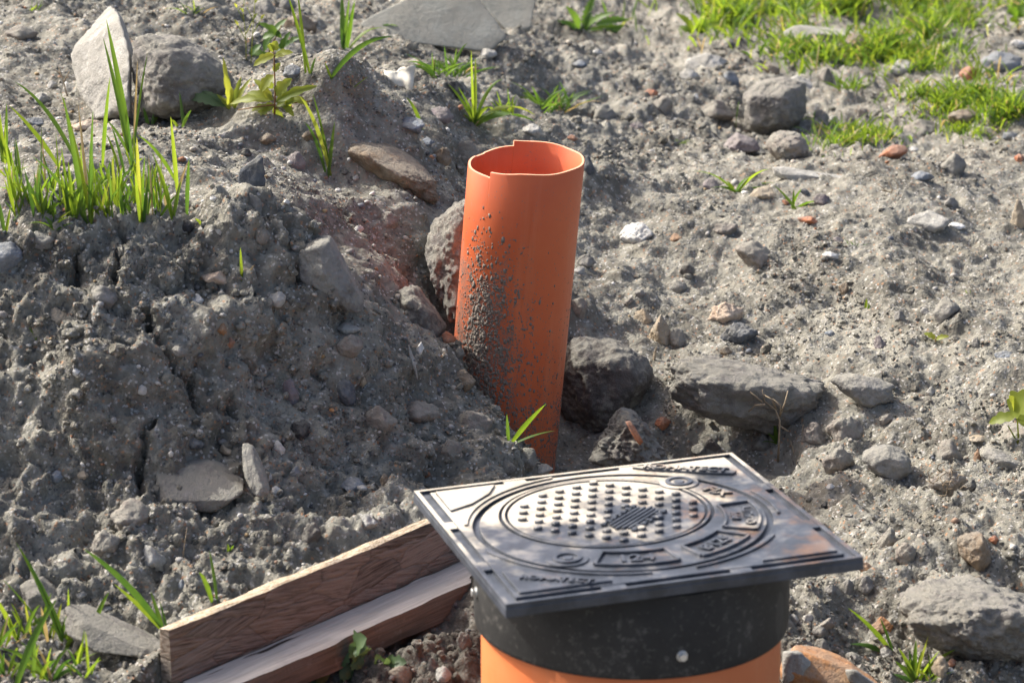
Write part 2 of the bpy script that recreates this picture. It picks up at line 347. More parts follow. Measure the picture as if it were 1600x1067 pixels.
# ------------------------------------------------------------------ loose soil: clods and gravel nobody could count
def ico(sub):
    bm = bmesh.new(); bmesh.ops.create_icosphere(bm, subdivisions=sub, radius=1); v = np.array([x.co[:] for x in bm.verts]); f = np.array([[y.index for y in x.verts] for x in bm.faces]); bm.free(); return v, f
ICO = {i: ico(i) for i in (1, 2, 3, 4, 5, 6)}
Ndisp = None
def scatter(n, sub, size_fn, sink, seed, dens=None, flat=.75, jag=.28):
    r = np.random.default_rng(seed); bv, bf = ICO[sub]; nv = len(bv)
    vis = np.where((Y > 2.45) & (Y < 7.0) & (np.abs(X) < 0.32 + 0.215 * Y * 1.05))[0]
    area = (1.0 / np.maximum(1, 1)) * np.ones(len(vis))
    iy, ix = vis // NX, vis % NX
    dx = np.gradient(xs)[ix]; dy = np.gradient(ys)[iy]; w = dx * dy / N[vis, 2]
    w = w * np.clip(3.4 / Y[vis], 0, 1.2) ** 2
    if dens is not None: w = w * dens(P[vis])
    w = w / w.sum(); idx = vis[r.choice(len(vis), n, p=w)]
    s = size_fn(r, n) * np.clip(Y[idx] / 3.6, 1, 1.6)
    base = PP[idx]; nn = N[idx]
    sc = s[:, None] * np.stack([r.uniform(.75, 1.25, n), r.uniform(.75, 1.25, n), flat * r.uniform(.7, 1.2, n)], -1)
    ang = r.uniform(0, 2 * np.pi, n); tilt = r.normal(0, .45, n); ca, sa = np.cos(ang), np.sin(ang); ct, st = np.cos(tilt), np.sin(tilt)
    V = bv[None] * (1 + r.uniform(-jag, jag, (n, nv, 1))) * sc[:, None, :]
    y2 = V[..., 1] * ct[:, None] - V[..., 2] * st[:, None]; z2 = V[..., 1] * st[:, None] + V[..., 2] * ct[:, None]
    x3 = V[..., 0] * ca[:, None] - y2 * sa[:, None]; y3 = V[..., 0] * sa[:, None] + y2 * ca[:, None]
    W = np.stack([x3, y3, z2], -1) + (base + nn * (s * flat * sink)[:, None])[:, None, :]
    Fc = (bf[None] + (np.arange(n) * nv)[:, None, None]).reshape(-1, 3)
    return W.reshape(-1, 3), Fc, nv, idx
def pw(lo, hi, k):
    return lambda r, n: lo * (1 - r.random(n) * (1 - (lo / hi) ** k)) ** (-1 / k)
nomound = lambda p: (0.10 + 1.4 * sstep(-.1, .6, fbm(p, .16, 3, .6, 303))) * (0.45 + 0.55 * sstep(-.15, .1, p[:, 0] + .4 * (p[:, 1] - 3.2)))
v1, f1, n1_, i1 = scatter(40000, 1, pw(.0012, .0055, 1.8), .3, 11, nomound, jag=.36)
v2, f2, n2_, i2 = scatter(520, 2, pw(.005, .011, 2.4), .2, 12, nomound, jag=.22)
onmound = lambda p: sstep(0.02, -0.12, p[:, 0] + .55 * (p[:, 1] - 3.3)) * sstep(3.3, 3.12, p[:, 1]) * (0.15 + sstep(-.3, .6, fbm(p, .09, 2, .5, 707)))
v4, f4, n4_, i4 = scatter(1500, 2, pw(.0030, .0085, 2.0), .2, 14, onmound, flat=1.0, jag=.2)
cm = mesh_np('soil_crumbs', np.vstack([v1, v2, v4]), np.vstack([f1, f2 + len(v1), f4 + len(v1) + len(v2)]), False)
ca_ = cm.attributes.new('moist', 'FLOAT', 'POINT'); ca_.data.foreach_set('value', np.concatenate([np.repeat(moist[i_], n_) for i_, n_ in ((i1, n1_), (i2, n2_), (i4, n4_))]).astype(np.float32))
tag(link('soil_crumbs', cm, M['clod']), 'loose grey-brown crumbs of dry soil strewn over the whole ground', 'soil', kind='stuff')
v3, f3, nv3, _ = scatter(2600, 1, pw(.0020, .0065, 1.9), .5, 13, lambda p: .22 + .78 * sstep(0.1, -.25, p[:, 0]), .75, .2)
gm = mesh_np('gravel', v3, f3)
pal = np.array([(.62, .61, .58), (.40, .39, .37), (.46, .42, .36), (.16, .175, .20), (.30, .28, .26), (.07, .075, .085), (.36, .17, .09), (.42, .30, .16), (.30, .20, .14), (.55, .53, .48)])
pc = pal[rng.choice(len(pal), 2600, p=[.13, .16, .14, .12, .17, .07, .05, .06, .05, .05])] * rng.uniform(.8, 1.15, (2600, 1))
ca = gm.color_attributes.new('tint', 'FLOAT_COLOR', 'POINT'); ca.data.foreach_set('color', np.hstack([np.repeat(pc, nv3, 0), np.ones((2600 * nv3, 1))]).astype(np.float32).ravel())
k = NT('gravel'); p = k.geo(); n = k.noise(300, 4, .6, p)
col = k.mix(k.step(n, .3, .7), k.attr('tint', 'Color'), k.mix(1.0, k.attr('tint', 'Color'), (.6, .58, .55), 'MULTIPLY')); col = k.mix(k.math('MULTIPLY', k.step(k.noise(160, 3, .6, p), .5, .7), .5), col, (.28, .25, .215))
M['gravel'] = k.done(col, .75, k.bump(n, .5, .0008), .3)
tag(link('gravel', gm, M['gravel']), 'tiny mixed gravel bits scattered through the soil', 'gravel', kind='stuff')

# ------------------------------------------------------------------ rocks
def hull_planes(p):
    p = np.asarray(p, float); n = len(p); out = []
    import itertools
    for a, b, c in itertools.combinations(range(n), 3):
        nn = np.cross(p[b] - p[a], p[c] - p[a]); l = np.linalg.norm(nn)
        if l < 1e-12: continue
        nn /= l; d = (p - p[a]) @ nn
        if d.max() < 1e-7: out.append(np.append(nn, nn @ p[a]))
        elif d.min() > -1e-7: out.append(np.append(-nn, -(nn @ p[a])))
    o = []
    for q in out:
        if not any(np.abs(q - z).max() < 1e-5 for z in o): o.append(q)
    return np.array(o)
def rock_mesh(name, p, sub=4, power=22, rough=.03, seed=0, fine=1.0):
    """a stone from the hull of a few corner points: rounded edges (power), chipped surface (rough)"""
    p = np.asarray(p, float); c = p.mean(0); q = p - c; pl = hull_planes(q)
    rc = np.random.default_rng(1000 + seed); ncut = 9
    cd = rc.normal(size=(ncut, 3)); cd /= np.linalg.norm(cd, axis=1)[:, None]; sup = (q @ cd.T).max(0) * rc.uniform(.80, .93, ncut)
    if 9 < power < 60: pl = np.vstack([pl, np.hstack([cd, sup[:, None]])])
    U, S, Vt = np.linalg.svd(q, full_matrices=False); S = np.maximum(S, S[0] * .15)
    d = (ICO[sub][0] * S) @ Vt; d /= np.linalg.norm(d, axis=1)[:, None]
    g = np.maximum((d @ pl[:, :3].T) / np.maximum(pl[:, 3], 1e-5), 0)
    gm_ = g.max(1); r = 1.0 / (gm_ * ((g / gm_[:, None]) ** power).sum(1) ** (1 / power))
    v = d * r[:, None]; size = np.linalg.norm(q, axis=1).mean()
    off = np.array([seed * 3.1, seed * 1.7, seed * .9])
    s = v / size + off
    k = fbm(s, 1.1, 2, .5, 3) * 1.3 + (0.35 - np.abs(fbm(s, .55, 3, .55, 9))) * 1.5 + fine * (1.1 * fbm(s, .22, 4, .68, 21) - .8 * np.clip(fbm(s, .3, 2, .5, 33) - .25, 0, 1))
    v = v * (1 + rough * k[:, None])
    return mesh_np(name, v, ICO[sub][1]), c
def base_rock(name, outline, label, mat, Y=None, front=(), thick=None, sub=5, power=34, rough=.04, cat='stone', group=None, seed=None, dy=0.0, lean=0.0, back=.72, fbulge=.35, fine=1.0, sink=0.0):
    """outline: seen silhouette; front: nearer corners (px, py, metres nearer); the back is built from the outline"""
    o = np.array(outline, float); bot = o[np.argmax(o[:, 1])]
    if Y is None:
        cx = o[:, 0].mean(); Y = hit(cx, bot[1] - 4)[0].y + dy
    w = (o[:, 0].max() - o[:, 0].min()) * Y / FPX
    thick = thick or w * .7
    ymid = (o[:, 1].min() + o[:, 1].max()) / 2; ph = (o[:, 1].max() - o[:, 1].min()) / 2 + 1e-6
    P3 = [at(x, y, Y + lean * (ymid - y) / ph) for x, y in o]
    P3 = [q - np.array([0, 0, sink]) if y > ymid else q for q, (x, y) in zip(P3, o)]
    c = o.mean(0)
    for x, y in o:
        q = c + (np.array((x, y)) - c) * back; b = at(q[0], q[1], Y + lean * (ymid - q[1]) / ph); P3.append(b + np.array([0, thick * .55, 0]))
    if front:
        for x, y, n_ in front: P3.append(at(x, y, Y - n_))
    else:
        for x, y in o:
            q = c + (np.array((x, y)) - c) * .6; b = at(q[0], q[1], Y + lean * (ymid - q[1]) / ph); P3.append(b - np.array([0, thick * fbulge, 0]))
    me, cc = rock_mesh(name, P3, sub, power, rough, seed if seed is not None else len(bpy.data.objects), fine)
    ob = link(name, me, M[mat]); ob.location = cc
    return tag(ob, label, cat, group)
ROCK_SEED = [100]
def pebble(name, px, py, w, h, mat, label, group=None, cat='stone', sub=4, power=36, rough=.055, flat=1.0, tilt=0.0, depth=.85, sit=.30, n=7):
    ROCK_SEED[0] += 1; r = np.random.default_rng(ROCK_SEED[0])
    p, nr, D = hit(px, py + h * sit); sc = D / FPX
    W, Hh = w * sc / 2 * 1.1, h * sc / 2 * (1.3 if flat >= 1 else 1.1)
    dp = W * depth
    k = r.normal(size=(n, 3)); k /= np.linalg.norm(k, axis=1)[:, None]
    k = np.vstack([k, [[1, 0, 0], [-1, 0, 0], [0, 0, 1], [0, 0, -1], [0, 1, 0], [0, -1, 0]] + r.normal(0, .22, (6, 3))])
    k /= np.linalg.norm(k, axis=1)[:, None]
    q = k * np.array([W, dp, Hh * flat])
    ct, st = math.cos(tilt), math.sin(tilt); q = np.stack([q[:, 0] * ct - q[:, 2] * st, q[:, 1], q[:, 0] * st + q[:, 2] * ct], -1)
    q[:, 0] *= W / max(1e-6, np.abs(q[:, 0]).max()); q[:, 2] *= Hh / max(1e-6, np.abs(q[:, 2]).max())
    me, cc = rock_mesh(name, q, sub, power, rough, ROCK_SEED[0], 1.0)
    ob = link(name, me, M[mat]); hb = height([p.x, p.x, p.x], [p.y, p.y + .03, p.y - .03]); nz = 1 / math.sqrt(1 + ((hb[1] - hb[2]) / .06) ** 2)
    ob.location = p + Vector((0, dp * (.45 * min(1, max(0, (nz - .72) / .25)) - .12), h * (sit - .17) * sc)) + Vector(cc)
    return tag(ob, label, cat, group)

BR = base_rock
G_B = 'large stones lying in the soil'
BR('boulder', [(171,3),(108,84),(124,150),(137,186),(206,184),(207,71),(190,24)], 'tall pale pointed stone standing upright, leftmost large stone at the top', 'palerock', front=[(188,30,.05),(203,90,.13),(202,178,.19),(155,182,.11)], thick=.12, sub=6, power=50, rough=.022, group=G_B, lean=.09, dy=.05)
BR('boulder', [(203,64),(221,52),(285,60),(320,89),(356,103),(376,142),(358,178),(306,196),(214,190)], 'big humped grey-brown stone leaning against the upright pointed stone', 'boulder', front=[(225,75,.02),(268,96,.07),(250,120,.08),(330,150,.06),(240,178,.08)], thick=.16, sub=6, power=24, rough=.04, group=G_B, dy=.07)
BR('boulder', [(524,213),(574,222),(619,230),(659,258),(688,289),(682,324),(653,313),(557,258),(526,226)], 'long brown slanting stone below the weed, lying in the gully bank', 'brown', front=[(560,240,.03),(640,282,.05),(670,308,.05)], thick=.12, sub=6, power=26, rough=.04, group=G_B, Y=3.73, lean=.04)
BR('boulder', [(732,296),(704,317),(675,342),(661,373),(655,401),(672,450),(690,480),(712,530),(760,540),(775,330)], 'rough boulder half hidden behind the narrow orange pipe on its left', 'boulder', front=[(715,340,.02),(690,400,.04),(705,480,.05)], thick=.16, sub=6, power=16, rough=.06, group=G_B, Y=3.535, lean=.05)
BR('boulder', [(454,392),(470,374),(516,366),(540,410),(568,472),(562,498),(520,480),(466,442)], 'grey block with a flat sunlit side on the crest of the left mound', 'grey', front=[(470,395,.05),(503,446,.06),(514,376,.03),(468,438,.05),(545,488,.03)], thick=.09, sub=6, power=50, rough=.025, group=G_B, Y=3.2, lean=.03)
BR('boulder', [(606,462),(629,447),(650,446),(672,472),(698,510),(690,545),(664,540),(640,515),(620,490)], 'dark stone with a white chipped top beside the foot of the rough boulder', 'darkboulder', front=[(632,474,.04),(665,480,.03),(680,530,.04),(645,512,.04)], thick=.08, sub=5, power=34, rough=.05, group=G_B, Y=3.385)
BR('boulder', [(1027,573),(1052,556),(1120,560),(1184,573),(1297,602),(1291,638),(1267,657),(1202,673),(1119,661),(1082,638),(1031,613)], 'long grey stone with a shaded front jutting from the right slope', 'boulder', front=[(1045,590,.03),(1100,590,.06),(1190,602,.06),(1280,620,.03),(1200,655,.05),(1110,640,.05)], thick=.09, sub=6, power=28, rough=.055, group=G_B, Y=3.50, lean=.015)
BR('boulder', [(1290,592),(1335,584),(1400,598),(1397,628),(1352,640),(1325,622)], 'low buried stone at the right end of the long grey stone', 'grey', thick=.06, sub=5, power=22, rough=.05, group=G_B, Y=3.47)
BR('boulder', [(870,540),(895,520),(960,528),(1015,556),(1026,590),(1006,640),(950,684),(895,690),(865,640)], 'dark purplish boulder in the hollow right of the narrow orange pipe', 'darkboulder', front=[(905,560,.04),(985,565,.05),(990,620,.06),(930,665,.05)], thick=.10, sub=6, power=20, rough=.038, group=G_B, Y=3.60, lean=.02)
o = BR('rubble_chunk', [(928,700),(945,668),(972,645),(1008,655),(1030,690),(1052,730),(1000,745),(935,735)], 'grey mortar chunk with an orange brick scar behind the manhole cover', 'darkboulder', front=[(960,690,.04),(1005,690,.04),(1010,730,.05)], thick=.11, sub=6, power=20, rough=.09, Y=3.3, cat='rubble')
me, cc = rock_mesh('brick_scar', [at(976,658,3.255), at(986,656,3.255), at(1006,690,3.245), at(997,696,3.245), at(980,660,3.28), at(1003,692,3.28)], 3, 20, .06, 5)
b = link('brick_scar', me, M['brick'], o); b.location = Vector(cc) - o.location
BR('boulder', [(1159,148),(1190,128),(1231,119),(1262,130),(1262,178),(1240,204),(1195,222),(1163,196)], 'big pale grey boulder in the grass-edged hollow at upper right', 'boulder', front=[(1170,152,.05),(1225,150,.06),(1235,195,.06),(1175,195,.06)], thick=.17, sub=6, power=24, rough=.035, group=G_B, dy=.09)
BR('boulder', [(1228,124),(1246,117),(1277,128),(1274,156),(1255,180),(1240,160)], 'pale stone tucked behind the big boulder at upper right', 'pale', thick=.08, sub=5, group=G_B, dy=.16, power=20)
BR('boulder', [(1404,958),(1440,938),(1487,928),(1573,933),(1650,955),(1650,1050),(1560,1040),(1504,1034),(1442,1014),(1410,982)], 'broad pale stone half sunk in the soil at the bottom right edge', 'boulder', front=[(1430,970,.03),(1500,960,.05),(1590,965,.05),(1520,1020,.05),(1600,1030,.05)], thick=.18, sub=6, power=20, rough=.06, group=G_B, dy=.05)
BR('concrete_slab', [(560,40),(572,30),(640,-6),(745,-6),(793,57),(766,80),(684,70),(600,60)], 'flat grey concrete slab tilted on the slope at the top of the photo', 'slab', front=[(600,62,.03),(765,84,.03),(690,74,.03)], thick=.05, sub=6, power=60, rough=.010, cat='slab', lean=.035, dy=.05, back=.95)
BR('concrete_slab', [(742,-10),(840,-10),(829,42),(795,50),(770,26)], 'smaller grey concrete slab overlapping the larger one at the top', 'slab', front=[(829,50,.02),(795,57,.02)], thick=.05, sub=6, power=60, rough=.012, cat='slab', lean=.03, dy=.10, back=.95)
BR('concrete_slab', [(243,738),(262,729),(328,727),(384,768),(366,781),(262,782)], 'flat broken concrete piece stuck in the left mound above the board', 'boulder', front=[(240,792,.012),(335,802,.02),(262,776,.015),(360,784,.01)], thick=.09, sub=5, power=60, rough=.012, cat='slab', Y=2.888, lean=.022, back=.9)
BR('boulder', [(374,690),(392,694),(412,735),(424,772),(412,786),(392,770),(378,735)], 'narrow upright grey stone beside the broken concrete piece in the mound', 'grey', thick=.05, sub=5, power=18, Y=2.895, lean=.03, group=G_B)
BR('boulder', [(1123,232),(1150,207),(1186,219),(1192,236),(1150,242)], 'flat triangular brown-grey stone left of the round dark clod', 'purple', thick=.07, sub=5, power=26, group=G_B, dy=.04)
BR('earth_clod', [(1190,225),(1208,204),(1245,202),(1270,220),(1271,244),(1250,258),(1212,254),(1194,240)], 'round dark clod of earth in front of the big boulder at upper right', 'earth', thick=.10, sub=6, power=10, rough=.05, cat='clod', dy=.05)
BR('stone_bar', [(1197,262),(1225,262),(1339,279),(1340,288),(1270,287),(1205,277)], 'thin flat grey stone bar lying on the crest at right', 'pale', thick=.05, sub=5, power=30, rough=.02, cat='stone', dy=.025, group=G_B)
BR('boulder', [(1494,841),(1535,831),(1562,889),(1540,906),(1520,888),(1500,868)], 'pointed reddish-grey stone above the broad pale stone at lower right', 'brown', front=[(1535,845,.03),(1525,884,.03)], thick=.06, sub=5, power=30, group=G_B, dy=.03)
BR('boulder', [(1343,716),(1356,702),(1386,693),(1425,708),(1430,738),(1400,756),(1366,742)], 'angular grey stone on the right slope beside the lumpy clods', 'grey', thick=.07, sub=5, power=26, group=G_B, dy=.03)
BR('boulder', [(1530,712),(1545,698),(1592,712),(1640,735),(1600,742),(1545,728)], 'flat grey stone at the right edge below the leafy plant', 'grey', thick=.08, sub=5, power=30, group=G_B, dy=.03)
BR('boulder', [(1552,690),(1570,668),(1610,665),(1640,690),(1600,706),(1570,704)], 'mossy earth-covered stone under the leafy plant at the right edge', 'earth', thick=.08, sub=5, power=14, group=G_B, dy=.03)
BR('boulder', [(1316,62),(1333,49),(1352,58),(1362,78),(1350,98),(1325,96)], 'brown rough stone standing in the grass at upper right', 'brown', thick=.07, sub=5, power=16, rough=.06, group=G_B, dy=.03)
BR('concrete_slab', [(1206,56),(1240,40),(1290,46),(1392,54),(1398,66),(1310,72),(1218,68)], 'long flat slab edge under soil amid the grass at upper right', 'slab', thick=.10, sub=5, power=40, rough=.02, cat='slab', dy=.05)
BR('kerb_stone', [(30,912),(62,902),(110,938),(112,952),(90,978),(40,958)], 'pale square-edged stone behind the grass at lower left', 'boulder', thick=.06, sub=5, power=40, rough=.03, cat='stone', dy=.03)
BR('kerb_stone', [(100,948),(112,942),(262,1012),(266,1024),(240,1030),(140,1018),(104,990)], 'weathered grey kerb edge buried left of the board end', 'boulder', thick=.05, sub=6, power=60, rough=.02, cat='kerb', Y=2.625, lean=.02)
o = BR('brick', [(1222,1020),(1232,1014),(1290,1030),(1340,1050),(1392,1084),(1390,1110),(1222,1110)], 'orange brick with grey mortar lying against the orange chamber', 'orange', front=[(1225,1050,.03),(1380,1105,.03)], thick=.09, sub=5, power=40, rough=.02, cat='brick', dy=.06)
for nm, c4 in (('mortar', [(1222,1016),(1250,1016),(1270,1034),(1252,1062),(1222,1070)]), ('mortar', [(1318,1044),(1338,1046),(1390,1082),(1380,1100),(1326,1064)])):
    Yb = o.location.y
    me, cc = rock_mesh(nm, [at(x, y, Yb - .045) for x, y in c4] + [at(x, y, Yb - .01) for x, y in c4], 3, 30, .04, 8)
    b = link(nm, me, M['concrete'], o); b.location = Vector(cc) - o.location

# ------------------------------------------------------------------ smaller stones, each told apart
ST = [ # px, py, w, h, material, label [, options]
 (8,397,58,46,'blue','blue-grey stone at the left edge on the mound crest',dict(power=20)),
 (66,371,40,28,'grey','grey stone on the crest under the left grass clump',{}),
 (290,350,28,22,'black','black coal lump on the mound crest below the grass',dict(power=20)),
 (342,357,15,21,'pale','pale upright shell-like chip on the mound crest',dict(depth=.4)),
 (410,362,24,30,'earth','small upright pale crumb block on the mound crest',dict(power=24)),
 (338,431,46,24,'tile','beige tile fragment with a flat top on the left mound',dict(power=60,rough=.015,sub=4,tilt=-.25,n=5)),
 (306,466,26,18,'white','white pointed chip below the beige tile fragment',dict(power=30)),
 (87,492,42,26,'tan','tan stone on the far left of the mound face',{}),
 (435,463,28,24,'pale','pale squarish stone left of the grey block on the mound',dict(power=30)),
 (347,511,16,18,'rust','rusty brown crumb in the middle of the mound face',{}),
 (361,533,13,16,'brick','red brick crumb just under the rusty brown crumb',{}),
 (282,545,28,18,'grey','rounded grey stone beside the crack in the mound',dict(power=8)),
 (162,458,40,34,'grey','grey-blue stone set between two cracks on the mound',{}),
 (221,606,20,16,'white','small white stone left of the long crack',{}),
 (119,578,15,13,'white','small round white pebble on the far left of the mound',dict(power=8)),
 (355,700,26,20,'tan','cream and brown pebble above the broken concrete piece',dict(power=8)),
 (436,697,19,25,'white','white triangular chip right of the broken concrete piece',dict(power=40)),
 (304,689,32,17,'slate','dark blue slate chip in the middle of the lower mound',dict(power=40,tilt=-.3)),
 (89,742,21,19,'blue','blue stone low on the far left of the mound',{}),
 (461,737,18,20,'blue','blue chip right of the narrow upright stone',dict(power=30)),
 (420,744,13,14,'white','tiny white chip by the narrow upright stone',dict(power=30)),
 (129,740,18,12,'tan','small tan pebble right of the low blue stone',{}),
 (470,668,36,36,'black','charred black lump in a dark hollow of the mound',dict(rough=.12,power=10)),
 (455,610,30,56,'purple','long brownish stone pressed upright in the mound face',dict(tilt=.25,depth=.5)),
 (545,509,40,16,'pale','pale flat-topped stone below the grey block',dict(power=40)),
 (546,533,44,34,'earth','dark earthy stone under the pale flat-topped one',{}),
 (646,560,16,52,'pale','pale finger-shaped stone slanting on the mound near the pipe',dict(tilt=.75,depth=.9)),
 (655,542,15,20,'white','small white chip just above the finger-shaped stone',dict(power=30)),
 (542,607,30,38,'slate','dark blue angular slate on the right of the mound',dict(power=50,tilt=.4)),
 (565,590,18,22,'tan','light beige chip beside the dark blue angular slate',dict(power=30)),
 (519,639,11,9,'orange','tiny orange crumb on the right of the mound',{}),
 (594,648,52,48,'earth','large earthy lump above a dark gap on the right mound',dict(rough=.07)),
 (655,640,70,34,'earth','wide earthy lump in front of the pipe foot',dict(rough=.07)),
 (740,655,60,44,'earth','earthy lump on the ridge touching the pipe',dict(rough=.07)),
 (726,594,38,34,'brown','reddish-brown stone on the ridge left of the pipe',{}),
 (715,551,24,24,'darkboulder','dark round stone at the pipe between ridge and boulder',dict(power=8)),
 (700,528,28,22,'brick','dull red stone above the dark round one by the pipe',{}),
 (602,747,17,24,'brown','small brown nut-like stone low on the right mound',dict(power=10)),
 (552,758,42,22,'blue','blue-grey flat stone near the back of the board',dict(power=30)),
 (576,814,42,26,'pale','whitish rough stone behind the board near the cover',{}),
 (487,832,34,36,'darkboulder','dark angular stone behind the middle of the board',dict(power=40)),
 (238,868,40,38,'pale','white lumpy stone low on the mound left of the board',dict(rough=.09)),
 (202,800,74,44,'earth','big earthy lump left of the broken concrete piece',dict(rough=.08)),
 (163,845,46,34,'earth','earthy lump under the big one low on the mound',dict(rough=.08)),
 (128,928,18,12,'pale','pinkish white pebble behind the lower left grass',{}),
 (168,950,22,12,'blue','small blue stone by the kerb edge at lower left',{}),
 (90,1005,18,14,'white','white chip among the lower left grass blades',{}),
 (205,930,10,9,'white','tiny white pebble above the kerb edge',{}),
 (285,912,14,18,'blue','pale blue chip above the left end of the board',{}),
 (20,888,10,22,'slate','dark blue chip at the lower left edge of the photo',{}),
 (82,132,18,16,'pale','round pale pebble left of the upright pointed stone',dict(power=8)),
 (64,154,32,24,'concrete','flat squarish stone left of the upright pointed stone',dict(power=30)),
 (109,137,22,18,'pale','pale stone at the foot of the upright pointed stone',{}),
 (30,50,50,26,'earth','brown earthy stone at the top left corner',{}),
 (52,190,34,16,'blue','blue-grey chip in front of the upright pointed stone',{}),
 (135,196,50,18,'tile','flat beige stone under the upright pointed stone',dict(power=30)),
 (105,250,30,20,'purple','purplish stone inside the left grass clump',{}),
 (395,266,54,62,'slate','black slate plate lying in the dark bank right of the grass',dict(power=50,tilt=-.6,depth=.4)),
 (385,238,18,16,'black','small black lump just above the black slate plate',{}),
 (415,214,34,20,'brown','brown stone on the bank below the weed',{}),
 (400,318,24,40,'grey','grey sliver stone below the black slate plate',dict(tilt=.4,depth=.4)),
 (334,310,14,10,'white','white pebble on the bank right of the grass',{}),
 (447,315,11,9,'white','small white pebble left of the gully',{}),
 (470,36,52,38,'brown','brown boulder behind the weed at the top',dict(sub=4)),
 (410,12,40,34,'grey','grey stone behind the thin stalks at the top',dict(sub=4)),
 (450,8,30,24,'grey','small grey stone at the top edge right of the thin stalks',{}),
 (456,111,32,24,'blue','pale blue stone behind the weed',{}),
 (539,267,13,10,'black','tiny black pebble below the long brown stone',dict(power=8)),
 (556,277,12,9,'white','tiny cream pebble below the long brown stone',dict(power=8)),
 (446,316,10,8,'tan','tiny tan pebble in the gully',{}),
 (528,297,11,7,'white','flat white pebble in the gully',{}),
 (560,357,18,14,'white','small white stone in the middle of the gully',{}),
 (582,370,12,14,'pale','small upright pale stone in the gully',{}),
 (607,342,34,34,'earth','earthy stone at the lower edge of the long brown stone',{}),
 (485,210,26,20,'brown','orange-brown stone in the bank under the weed',{}),
 (462,248,30,34,'purple','grey-purple stone in the dark bank',{}),
 (640,195,58,26,'blue','speckled blue-grey stone under the grass behind the hump',dict(power=10)),
 (686,180,46,26,'purple','purple-grey stone right of the speckled blue-grey one',{}),
 (709,138,30,26,'black','black charred lump in the grass behind the pipe',{}),
 (690,243,32,34,'brown','red-brown stone left of the pipe top',{}),
 (728,237,40,46,'earth','pointed earthy clod just left of the pipe top',dict(power=26)),
 (668,222,22,14,'blue','small blue-grey stone below the speckled one',{}),
 (829,203,34,20,'pale','pale stone right behind the pipe top',{}),
 (895,216,16,11,'brick','small red brick bit behind the pipe',{}),
 (762,84,30,16,'pale','pale stone at the lower tip of the large slab',{}),
 (920,256,22,32,'slate','dark slate right of the pipe rim',dict(power=40)),
 (932,82,18,12,'white','small white stone near the feathery weed',{}),
 (905,100,26,16,'blue','blue-grey stone near the feathery weed',{}),
 (941,176,48,30,'grey','grey stone on the slope behind the pipe to the right',{}),
 (996,197,24,16,'purple','purple pebble right of the grey slope stone',{}),
 (1017,145,24,11,'brick','red brick chip on the upper slope',dict(power=30)),
 (1076,116,36,22,'pale','pale block on the upper slope',dict(power=26)),
 (1107,98,66,30,'pale','long whitish stone left of the big boulder',dict(sub=4)),
 (1143,122,26,24,'blue','pale blue pointed stone left of the big boulder',dict(power=40)),
 (1087,151,10,10,'white','tiny white chip on the upper slope',{}),
 (1035,165,36,30,'earth','earthy lump on the upper slope',{}),
 (1120,175,60,40,'earth','earthy lump left of the big boulder',dict(rough=.07)),
 (1205,108,30,20,'brown','brown stone above the big boulder',{}),
 (1222,88,24,14,'grey','grey stone above the brown one at upper right',{}),
 (1283,180,26,22,'grey','grey stone right of the big boulder',{}),
 (1302,188,22,18,'pale','pale stone right of the grey one by the big boulder',{}),
 (1279,198,12,10,'brick','tiny brick bit below the pale stone',{}),
 (1348,176,18,20,'earth','small earthy clod in the hollow at right',{}),
 (1290,118,26,26,'earth','earthy clod behind the big boulder',{}),
 (1411,105,58,22,'pale','flat pale stone at the edge of the grass',dict(power=30)),
 (1515,115,34,22,'brick','red brick bit at the grass edge far right',dict(power=30)),
 (1564,98,64,38,'blue','bluish stone at the right edge near the grass',dict(power=26,sub=4)),
 (1478,72,22,18,'white','white stone in the grass at upper right',{}),
 (1590,68,30,18,'white','white stone at the top right edge',{}),
 (1508,182,48,26,'brown','brown-grey stone in the right grass patch',dict(sub=4)),
 (1442,200,60,26,'earth','brown earth lump above the red brick',{}),
 (1580,212,28,15,'blue','small bluish chip at the right edge below the grass',dict(power=30)),
 (1594,246,18,14,'brick','brick bit at the right edge',{}),
 (1395,239,50,24,'brick','red brick fragment on the crest at right',dict(power=50,tilt=.3,sub=4,rough=.03)),
 (1427,232,18,9,'white','white chip right of the red brick fragment',{}),
 (1440,275,42,16,'blue','flat blue-grey stone on the crest at right',dict(power=30)),
 (1488,258,50,46,'grey','grey pointed stone on the crest at far right',dict(power=26,sub=4)),
 (1451,345,70,30,'pale','pale grey stone on the sunny right slope',dict(sub=4,rough=.07)),
 (1496,353,32,11,'white','flat white chip right of the pale grey stone',{}),
 (1485,315,26,22,'grey','grey stone above the pale grey stone at right',{}),
 (1283,311,28,20,'purple','purple-grey stone right of the small grass sprouts',{}),
 (1195,302,44,20,'tan','beige stone among the small grass sprouts',{}),
 (1110,288,34,24,'purple','round purple stone left of the small grass sprouts',dict(power=9)),
 (1266,345,36,14,'brick','long red brick bit on the right slope',dict(tilt=-.3)),
 (1258,300,18,14,'slate','dark chip below the thin stone bar',{}),
 (1228,316,14,9,'brick','tiny red bit below the sprouts',{}),
 (996,364,66,38,'white','white stone on the sunny slope right of the pipe',dict(sub=5,power=22)),
 (1054,371,25,15,'rust','orange-brown pebble right of the white stone',{}),
 (915,409,30,26,'grey','grey stone touching the right side of the pipe',dict(power=26)),
 (905,422,22,12,'pale','pale stone under the grey one by the pipe',{}),
 (902,478,34,36,'earth','earthy stone at the right of the pipe',{}),
 (1180,394,64,44,'earth','earth clod in the middle of the right slope',dict(rough=.07,sub=4)),
 (1133,357,46,22,'earth','flat earth clod above the middle of the right slope',dict(rough=.07)),
 (1073,420,26,26,'darkboulder','dark crumb left of the earth clod',{}),
 (1059,447,30,22,'grey','grey stone left of the earth clod',{}),
 (1299,399,28,12,'white','flat white stone on the right slope',dict(power=30)),
